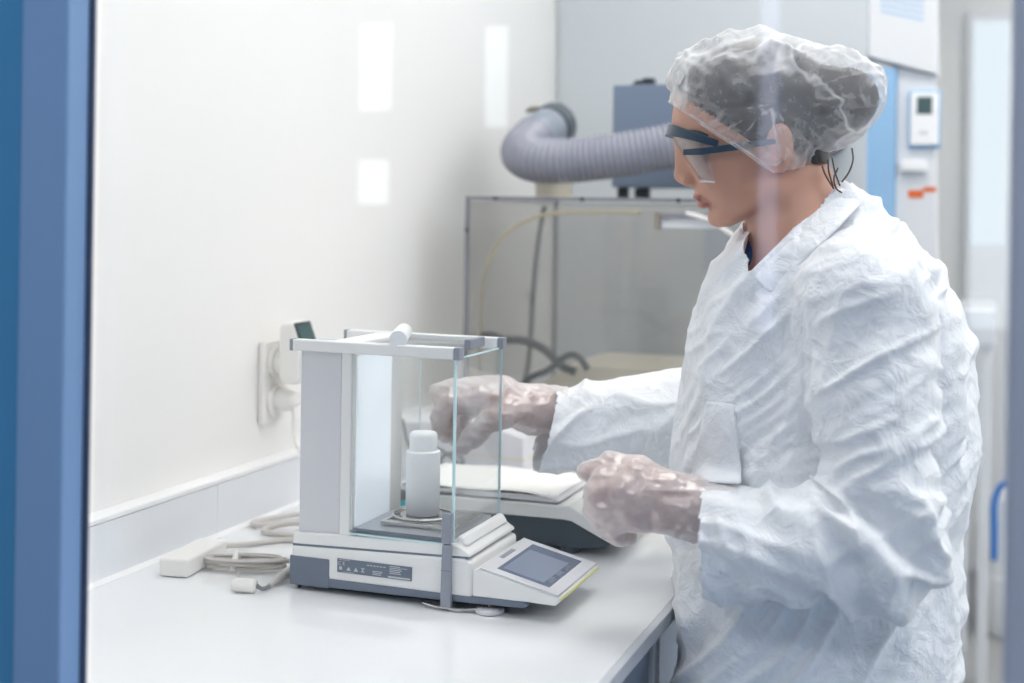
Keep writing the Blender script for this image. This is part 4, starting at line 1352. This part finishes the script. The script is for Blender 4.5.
for q in st:
    obj('hair_strand', MB().tube(spline(q, 6), 0.0011, 6), 'hair_l', pe, smooth=True)

Vc, Fc2 = surface_nets(field(capE, *g3), *g3)
u_, v_, w_ = uvw(Vc)
qx, qy = scr(Vc)
lim = np.interp(qx, [655, 668, 690, 722, 745, 765, 787, 805, 825, 849, 900], [97, 101, 117, 138, 152, 166, 179, 177, 166, 152, 150])
Vc, Fc2 = keep_faces(Vc, Fc2, qy < lim)
u_, v_, w_ = uvw(Vc)
qx, qy = scr(Vc)
lim = np.interp(qx, [655, 668, 690, 722, 745, 765, 787, 805, 825, 849, 900], [97, 101, 117, 138, 152, 166, 179, 177, 166, 152, 150])
Nc = vnormals(Vc, Fc2)
edge = np.clip((lim - qy) / 90, 0, 1)
# gathers running up from the elastic, plus broad crumples
th = np.arctan2(qy - 105, qx - 770)
gather = vnoise(np.stack([th * 9 + w_ * 22, edge * 1.2, w_ * 30], 1), 5)
crump = vnoise(np.stack([u_ * 22 + v_ * 14, v_ * 22 - u_ * 14, w_ * 18], 1), 9)
crump2 = vnoise(np.stack([u_ * 52 - v_ * 22, v_ * 40 + u_ * 20, w_ * 40], 1), 11)
disp = 0.0065 * (0.6 - np.abs(gather) * 1.6) * (0.35 + 0.65 * np.clip(1 - edge, 0, 1)) * np.clip(edge * 8, 0.15, 1) \
    + 0.0095 * (0.55 - np.abs(crump) * 1.6) * np.clip(edge * 2.0, 0, 1) + 0.004 * (0.5 - np.abs(crump2) * 1.4) * np.clip(edge * 2.5, 0, 1)
disp = np.maximum(disp, -0.0025)
Vc = Vc + Nc * disp[:, None]
cap = nmesh('hair_cap', Vc, Fc2, ['cap'], pe, label='crinkled white translucent hair cap')
bd = []
for q, y in zip([668, 690, 722, 745, 765, 787, 805, 825, 849], [101, 117, 138, 152, 166, 179, 177, 166, 152]):
    k = np.argmin((qx - q) ** 2 + (qy - y) ** 2 + (w_ < 0) * 1e5)
    bd.append(Vc[k])
obj('elastic_band', MB().tube(spline(bd, 8), 0.0022, 8), 'cap', cap, smooth=True)

# ---- safety glasses
gl_ = thing('safety_glasses', hp_(700, 150), 'clear wraparound safety glasses with navy frame on the person', 'glasses')
ax_f, ax_h, _ = tilt_axes(-14)
def gpt(phi, dh, fshift=0.0):
    """phi 0 = nose bridge, +-1 = hinge"""
    a = phi * math.radians(84)
    base = hp_(731, 156)
    return base + ax_f * (0.0825 * max(0.0, math.cos(a)) ** 0.72 + fshift - 0.002) + Wv * (0.070 * math.sin(a)) + ax_h * dh
top = lambda p: 0.011 - 0.004 * abs(p) ** 2
bot = lambda p: -0.041 + 0.029 * math.exp(-(p / 0.17) ** 2) + 0.004 * abs(p) ** 3
G = []
for i in range(9):
    row = []
    for j in range(41):
        p_ = (-1 + 2 * j / 40) * 0.93
        t_ = i / 8
        row.append(gpt(p_, top(p_) + (bot(p_) - top(p_)) * t_, -0.050 * t_ * max(0.15, math.cos(p_ * 1.3)) * (bot(p_) - top(p_)) / -0.05 + 0.004 * math.sin(t_ * math.pi)))
    G.append(row)
ln = obj('lens', MB().grid(G), 'lens', gl_, smooth=True)
md = ln.modifiers.new('thick', 'SOLIDIFY'); md.thickness = 0.0018
obj('lens_edge', MB().tube([G[8][j] for j in range(41)], 0.0011, 6), MT['tube_white'], ln, smooth=True)
brow = MB()
ring = []
for j in range(41):
    p_ = -1 + 2 * j / 40
    c_ = gpt(p_, top(p_) + 0.001, 0.0025)
    rd = (c_ - hp_(731, 156)); rd -= ax_h * (rd @ ax_h); rd /= np.linalg.norm(rd)
    hh = 0.0042 + 0.0045 * max(0, 1 - abs(p_) * 1.0)
    ring.append([c_ + rd * 0.003 - ax_h * hh, c_ + rd * 0.003 + ax_h * hh, c_ - rd * 0.004 + ax_h * hh * 0.9, c_ - rd * 0.004 - ax_h * hh])
vs_, fs_ = [], []
for j, r4 in enumerate(ring):
    vs_ += r4
    if j:
        for k in range(4):
            fs_.append((4 * (j - 1) + k, 4 * (j - 1) + (k + 1) % 4, 4 * j + (k + 1) % 4, 4 * j + k))
fs_ += [(0, 1, 2, 3), (4 * 40 + 3, 4 * 40 + 2, 4 * 40 + 1, 4 * 40)]
obj('brow_bar', brow.add(vs_, fs_), 'glasses', gl_, smooth='auto', bevel=0.001)
for s in (-1, 1):
    h0_ = gpt(s * 1.0, top(1) - 0.004)
    e0 = hp_(742, 146, s * 0.077); e1 = hp_(776, 141, s * 0.081)
    f0_ = gpt(s * 0.66, -0.012, 0.002)
    tmp = MB()
    P4 = []
    for c_, hh in ((f0_, 0.0036), (h0_ * 0.5 + f0_ * 0.5 + Wv * s * 0.006 - ax_h * 0.002, 0.0042), (e0, 0.0042), (e1, 0.003)):
        P4.append([c_ - UP * hh + Wv * s * 0.0012, c_ + UP * hh + Wv * s * 0.0012, c_ + UP * hh - Wv * s * 0.0012, c_ - UP * hh - Wv * s * 0.0012])
    vs_ = [p for q in P4 for p in q]
    fs_ = [(4 * (j - 1) + k, 4 * (j - 1) + (k + 1) % 4, 4 * j + (k + 1) % 4, 4 * j + k) for j in range(1, 4) for k in range(4)] + [(0, 1, 2, 3), (15, 14, 13, 12)]
    obj('temple', tmp.add(vs_, fs_), 'glasses', gl_, bevel=0.0008)

# ---- coat
rows = [  # py, front px, back px, half width across
    (176, 812, 852, 0.045), (200, 786, 872, 0.075), (224, 742, 893, 0.105), (242, 729, 915, 0.130), (270, 714, 940, 0.148), (300, 702, 955, 0.155),
    (340, 691, 967, 0.157), (400, 682, 971, 0.160), (460, 677, 967, 0.162), (520, 675, 957, 0.166), (600, 673, 950, 0.175), (683, 671, 946, 0.185), (900, 660, 948, 0.215)]
TD = 1.63
tz_, tu, ta, tb = [], [], [], []
for py, l, r, b in rows:
    A_, B_ = at(l, py, TD), at(r, py, TD)
    mid = (A_ + B_) / 2
    tz_.append(mid[2]); tu.append((mid - HO) @ Uv); ta.append(np.linalg.norm(B_ - A_) / 2); tb.append(b)
o_ = np.argsort(tz_)
tz_, tu, ta, tb = [np.array(x)[o_] for x in (tz_, tu, ta, tb)]
TW0 = (at(820, 400, TD) - HO) @ Wv - 0.025


def torso_f(X, Y, Z):
    u = (X - HO[0]) * Uv[0] + (Y - HO[1]) * Uv[1] + 0 * Z
    w = (X - HO[0]) * Wv[0] + (Y - HO[1]) * Wv[1] + 0 * Z
    cu = np.interp(Z.ravel(), tz_, tu).reshape(Z.shape)
    a = np.interp(Z.ravel(), tz_, ta).reshape(Z.shape)
    b = np.interp(Z.ravel(), tz_, tb).reshape(Z.shape)
    ex_ = np.interp(Z.ravel(), [0.90, 1.0], [3.4, 2.3]).reshape(Z.shape)
    q = (np.abs((u - cu) / a) ** ex_ + np.abs((w - TW0) / b) ** ex_) ** (1 / ex_)
    d = (q - 1) * np.minimum(a, b) * 0.9
    return np.maximum(d, np.maximum(Z - tz_[-1], tz_[0] - Z))


big = np.array([0.5, 1.2, 0.4]), np.array([1.4, 2.2, 1.5])
cuffL = at(702, 543, 1.475); elbL = at(885, 546, 1.425); shL = at(866, 300, 1.49)
cuffR = at(541, 432, 1.865); elbR = at(728, 415, 1.89); shR = at(800, 300, 1.80)
coat = [(torso_f, big[0], big[1], 0.02, 'u'),
        rcone(at(836, 232, 1.60), shL, 0.050, 0.070, 0.03), rcone(at(815, 232, 1.68), shR, 0.050, 0.070, 0.03),
        rcone(shL, elbL, 0.076, 0.060, 0.012), rcone(elbL, cuffL, 0.064, 0.064, 0.012),
        rcone(shR, elbR, 0.080, 0.072, 0.03), rcone(elbR, cuffR, 0.073, 0.061, 0.03)]
dL = (cuffL - elbL) / np.linalg.norm(cuffL - elbL)
dR = (cuffR - elbR) / np.linalg.norm(cuffR - elbR)
st_ = 0.0038
gx = np.arange(0.40, 1.25, st_); gy = np.arange(1.30, 2.10, st_); gz = np.arange(0.52, 1.47, st_)
Dc = field(coat, gx, gy, gz, 0.06)
V, Fq = surface_nets(Dc, gx, gy, gz)
# open the neck, the cuffs and the hem
u_, v_, w_ = uvw(V)
qx, qy = scr(V, False)
near = w_ > np.interp(qx, [735, 752, 780], [0.0, 0.0, -0.03])
nl = np.where(near, np.interp(qx, [725, 736, 748, 752, 848], [228, 226, 224, 273, 179]), np.interp(qx, [725, 737, 757, 790, 848], [228, 226, 223, 213, 179]))
keep = (qy > nl) | (qx > 862)
tdist = torso_f(V[:, 0], V[:, 1], V[:, 2])
cutR = (V - cuffR) @ dR + 0.35 * ((V - cuffR) @ UP)
keep &= ~(((V - cuffL) @ dL > 0.0) & (np.linalg.norm(V - cuffL, axis=1) < 0.10) & (tdist > 0.006))
keep &= ~((cutR > 0.0) & (np.linalg.norm(V - cuffR, axis=1) < 0.12))
keep &= V[:, 2] > 0.552
V, Fq = keep_faces(V, Fq, keep)
V = relax(V, Fq, 2, 0.5)
N = vnormals(V, Fq)
u_, v_, w_ = uvw(V)
# sleeve coordinates
def seg_t(a, b):
    d = b - a
    t = np.clip(((V - a) @ d) / (d @ d), 0, 1)
    return t, np.linalg.norm(V - (a + t[:, None] * d), axis=1)
tU, rU = seg_t(shL, elbL); tF, rF = seg_t(elbL, cuffL); tR, rR = seg_t(elbR, cuffR); tS, rS = seg_t(shR, elbR)
mU = np.clip((0.100 - rU) / 0.02, 0, 1); mF = np.clip((0.088 - rF) / 0.02, 0, 1)
mR = np.clip((0.088 - rR) / 0.02, 0, 1) + np.clip((0.095 - rS) / 0.02, 0, 1); mR = np.clip(mR, 0, 1)


def folds(dir_u, dir_v, f_long, f_cross, f_w, seed, sharp=1.5):
    n_ = math.hypot(dir_u, dir_v); a, b = dir_u / n_, dir_v / n_
    wu = 0.02 * vnoise(np.stack([u_ * 7, v_ * 7, w_ * 7], 1), seed + 50)
    l = u_ * a + v_ * b; c = -u_ * b + v_ * a + wu
    n = vnoise(np.stack([l * f_long, c * f_cross, w_ * f_w], 1), seed)
    return 0.55 - np.abs(n) * sharp
mT = np.clip(1 - mU - mF - mR, 0, 1)
disp = mT * (0.0075 * folds(-0.55, 0.83, 5, 30, 9, 1) + 0.006 * folds(-0.15, 0.98, 4, 18, 12, 2) + 0.003 * folds(-0.7, 0.7, 9, 60, 22, 3))
disp += mU * (0.0075 * folds(-0.50, 0.86, 6, 34, 14, 6) + 0.005 * folds(-0.9, 0.45, 9, 46, 22, 7)) * (0.5 + 0.5 * np.sin(tU * 3.1))
elbow = np.exp(-((tU - 0.95) / 0.22) ** 2) * mU + np.exp(-((tF - 0.12) / 0.22) ** 2) * mF
disp += elbow * 0.010 * folds(-0.75, -0.66, 8, 38, 16, 8)
disp += mF * (0.0065 * folds(0.35, 0.94, 8, 30, 12, 10) + 0.0045 * folds(0.9, 0.3, 9, 38, 18, 12))
disp += mR * (0.0065 * folds(-0.55, 0.83, 8, 32, 14, 14) + 0.004 * folds(0.9, -0.2, 7, 40, 20, 15))
fade = np.clip((V[:, 2] - 0.55) / 0.02, 0.2, 1)
disp *= fade * 1.5
disp += 0.0012 * vnoise(np.stack([u_ * 75, v_ * 75, w_ * 75], 1), 21)
V = V + N * (disp - 0.001)[:, None]
# the cloth presses against the worktop edge
lim_x = 0.7525 - np.clip((V[:, 2] - 0.905) / 0.03, 0, 1) * 0.2
V[:, 0] = np.where((V[:, 2] < 0.935) & (V[:, 1] > 1.53), np.maximum(V[:, 0], lim_x), V[:, 0])
co = nmesh('coat', V, Fq, ['coat'], pe, label='crinkled white protective coat', solid=0.0012)

# near lapel: band folded back along the neckline
lap = []
for t_ in np.linspace(0, 1, 14):
    px_, py_ = 751 + (846 - 751) * t_, 275 + (180 - 275) * t_
    # outer surface point: push to her left until on the coat
    row = []
    for off, lift in ((-3, 0.004), (6, 0.007), (18, 0.006), (27, 0.0015)):
        qx_, qy_ = px_ + off * 0.72, py_ + off * 0.70
        r_l = ray(qx_, qy_)
        best = 1.62
        for tt in np.arange(1.36, 1.75, 0.002):
            P_ = CAM + r_l * tt
            a_, b_, c_ = int((P_[0] - gx[0]) / st_), int((P_[1] - gy[0]) / st_), int((P_[2] - gz[0]) / st_)
            if 0 <= a_ < len(gx) and 0 <= b_ < len(gy) and 0 <= c_ < len(gz) and Dc[a_, b_, c_] < 0:
                best = tt; break
        row.append(CAM + r_l * (best - lift - 0.002))
    lap.append(row)
lo_ = obj('lapel', MB().grid(lap), 'coat', pe, smooth=True)
md = lo_.modifiers.new('sub', 'SUBSURF'); md.levels = 2; md.render_levels = 2
md = lo_.modifiers.new('thick', 'SOLIDIFY'); md.thickness = 0.002

# chest pocket stitched on, edges lying on the cloth
cs = scr(V, False); cdep = (V - CAM) @ FW
def on_coat(px, py, lift=0.0):
    m = (np.abs(cs[0] - px) < 5) & (np.abs(cs[1] - py) < 5)
    k = np.where(m)[0]
    return CAM + ray(px, py) * (np.min(cdep[k]) - lift)
PK = []
for i in range(13):
    row = []
    for j in range(9):
        t_, q_ = i / 12, j / 8
        lx, rx = 706 - 16 * t_, 734 + 8 * t_
        row.append(on_coat(lx + (rx - lx) * q_, 401 + 3 * q_ + 79 * t_, 0.0016))
    PK.append(row)
PKA = np.array(PK)
for _ in range(2):
    PKA[1:-1, 1:-1] = 0.4 * PKA[1:-1, 1:-1] + 0.15 * (PKA[:-2, 1:-1] + PKA[2:, 1:-1] + PKA[1:-1, :-2] + PKA[1:-1, 2:])
pk = obj('pocket', MB().grid(PKA.tolist()), 'coat', pe, smooth=True)
md = pk.modifiers.new('sub', 'SUBSURF'); md.levels = 1; md.render_levels = 1
md = pk.modifiers.new('thick', 'SOLIDIFY'); md.thickness = 0.0015
# ---- shirt at the throat
sh_ = [rcone(hp_(775, 225), hp_(777, 262), 0.030, 0.036, 0.02), rcone(hp_(777, 262), hp_(800, 310), 0.036, 0.065, 0.02)]
g4 = [np.arange(HO[i] - 0.2, HO[i] + 0.2, 0.003) for i in range(2)] + [np.arange(HO[2] - 0.36, HO[2] - 0.06, 0.003)]
Vs, Fs = surface_nets(field(sh_, *g4), *g4)
u_, v_, w_ = uvw(Vs)
qx, qy = scr(Vs, False)
Vs, Fs = keep_faces(Vs, Fs, qy > 236 + (qx - 757) * 2.0)
nmesh('shirt', Vs, Fs, ['scrub'], pe, label='blue collar of the shirt under the coat')

# ---- trousers and shoes
tr_ = []
for s in (1, -1):
    hj = HIP + Wv * (0.075 * s - 0.015) - UP * 0.06
    tr_ += [rcone(hj, (hj[0], hj[1], 0.47), 0.088, 0.075, 0.04), rcone((hj[0], hj[1], 0.47), (hj[0] + 0.015, hj[1], 0.10), 0.075, 0.068, 0.02)]
g5 = [np.arange(HIP[0] - 0.22, HIP[0] + 0.22, 0.009), np.arange(HIP[1] - 0.26, HIP[1] + 0.26, 0.009), np.arange(0.055, 0.95, 0.009)]
Vt, Ft = surface_nets(field(tr_, *g5), *g5)
nmesh('trousers', Vt, Ft, ['scrub'], pe, label='blue scrub trousers')
for aj, s in feet:
    pr = [rcone(aj - UP * 0.055 - Uv * 0.05, aj - UP * 0.055 + Uv * 0.12, 0.038, 0.040, 0.02), ell(aj - UP * 0.04 + Uv * 0.02, (0.09, 0.045, 0.045), [Uv, UP, Wv], 0.02)]
    g6 = [np.arange(aj[0] - 0.22, aj[0] + 0.22, 0.006), np.arange(aj[1] - 0.12, aj[1] + 0.12, 0.006), np.arange(-0.03, 0.14, 0.006)]
    Vt, Ft = surface_nets(field(pr, *g6), *g6)
    Vt[:, 2] = np.maximum(Vt[:, 2], 0.002)
    nmesh('shoe', Vt, Ft, ['shoe'], pe)

# ---- gloves
def glove(prims, wrist, elbow, name_lab, seed, baggy=0.0025, extra=()):
    pr = [(f, lo, hi, max(k, 0.008), op) for f, lo, hi, k, op in prims] + list(extra)
    d = (elbow - wrist) / np.linalg.norm(elbow - wrist)
    pr.append(rcone(wrist - d * 0.01, wrist + d * 0.05, 0.030, 0.034, 0.02))
    lo = np.min([p[1] for p in pr], 0) - 0.02; hi = np.max([p[2] for p in pr], 0) + 0.02
    g = [np.arange(lo[i], hi[i], 0.0026) for i in range(3)]
    D = field(pr, *g) - baggy
    Vg, Fg = surface_nets(D, *g)
    Vg, Fg = keep_faces(Vg, Fg, (Vg - wrist) @ d < 0.040)
    Ng = vnormals(Vg, Fg)
    n = vnoise(Vg * np.array([55, 55, 90]), seed)
    n2 = vnoise(Vg * 130, seed + 1)
    Vg = Vg + Ng * (0.0028 * (0.5 - np.abs(n) * 1.3) + 0.0008 * n2)[:, None]
    return nmesh('glove', Vg, Fg, ['glove'], pe, label=name_lab)


glove(HL, LW2, LE, 'clear vinyl glove on the near hand', 31)
ex = [rcone(at(500, 398, 1.858), at(455, 394, 1.862), 0.028, 0.018, 0.02), rcone(at(462, 394, 1.85), at(436, 391, 1.85), 0.012, 0.006, 0.015)]
glove(HR, RW2, RE, 'loose clear vinyl glove on the reaching hand', 41, 0.0035, ex)
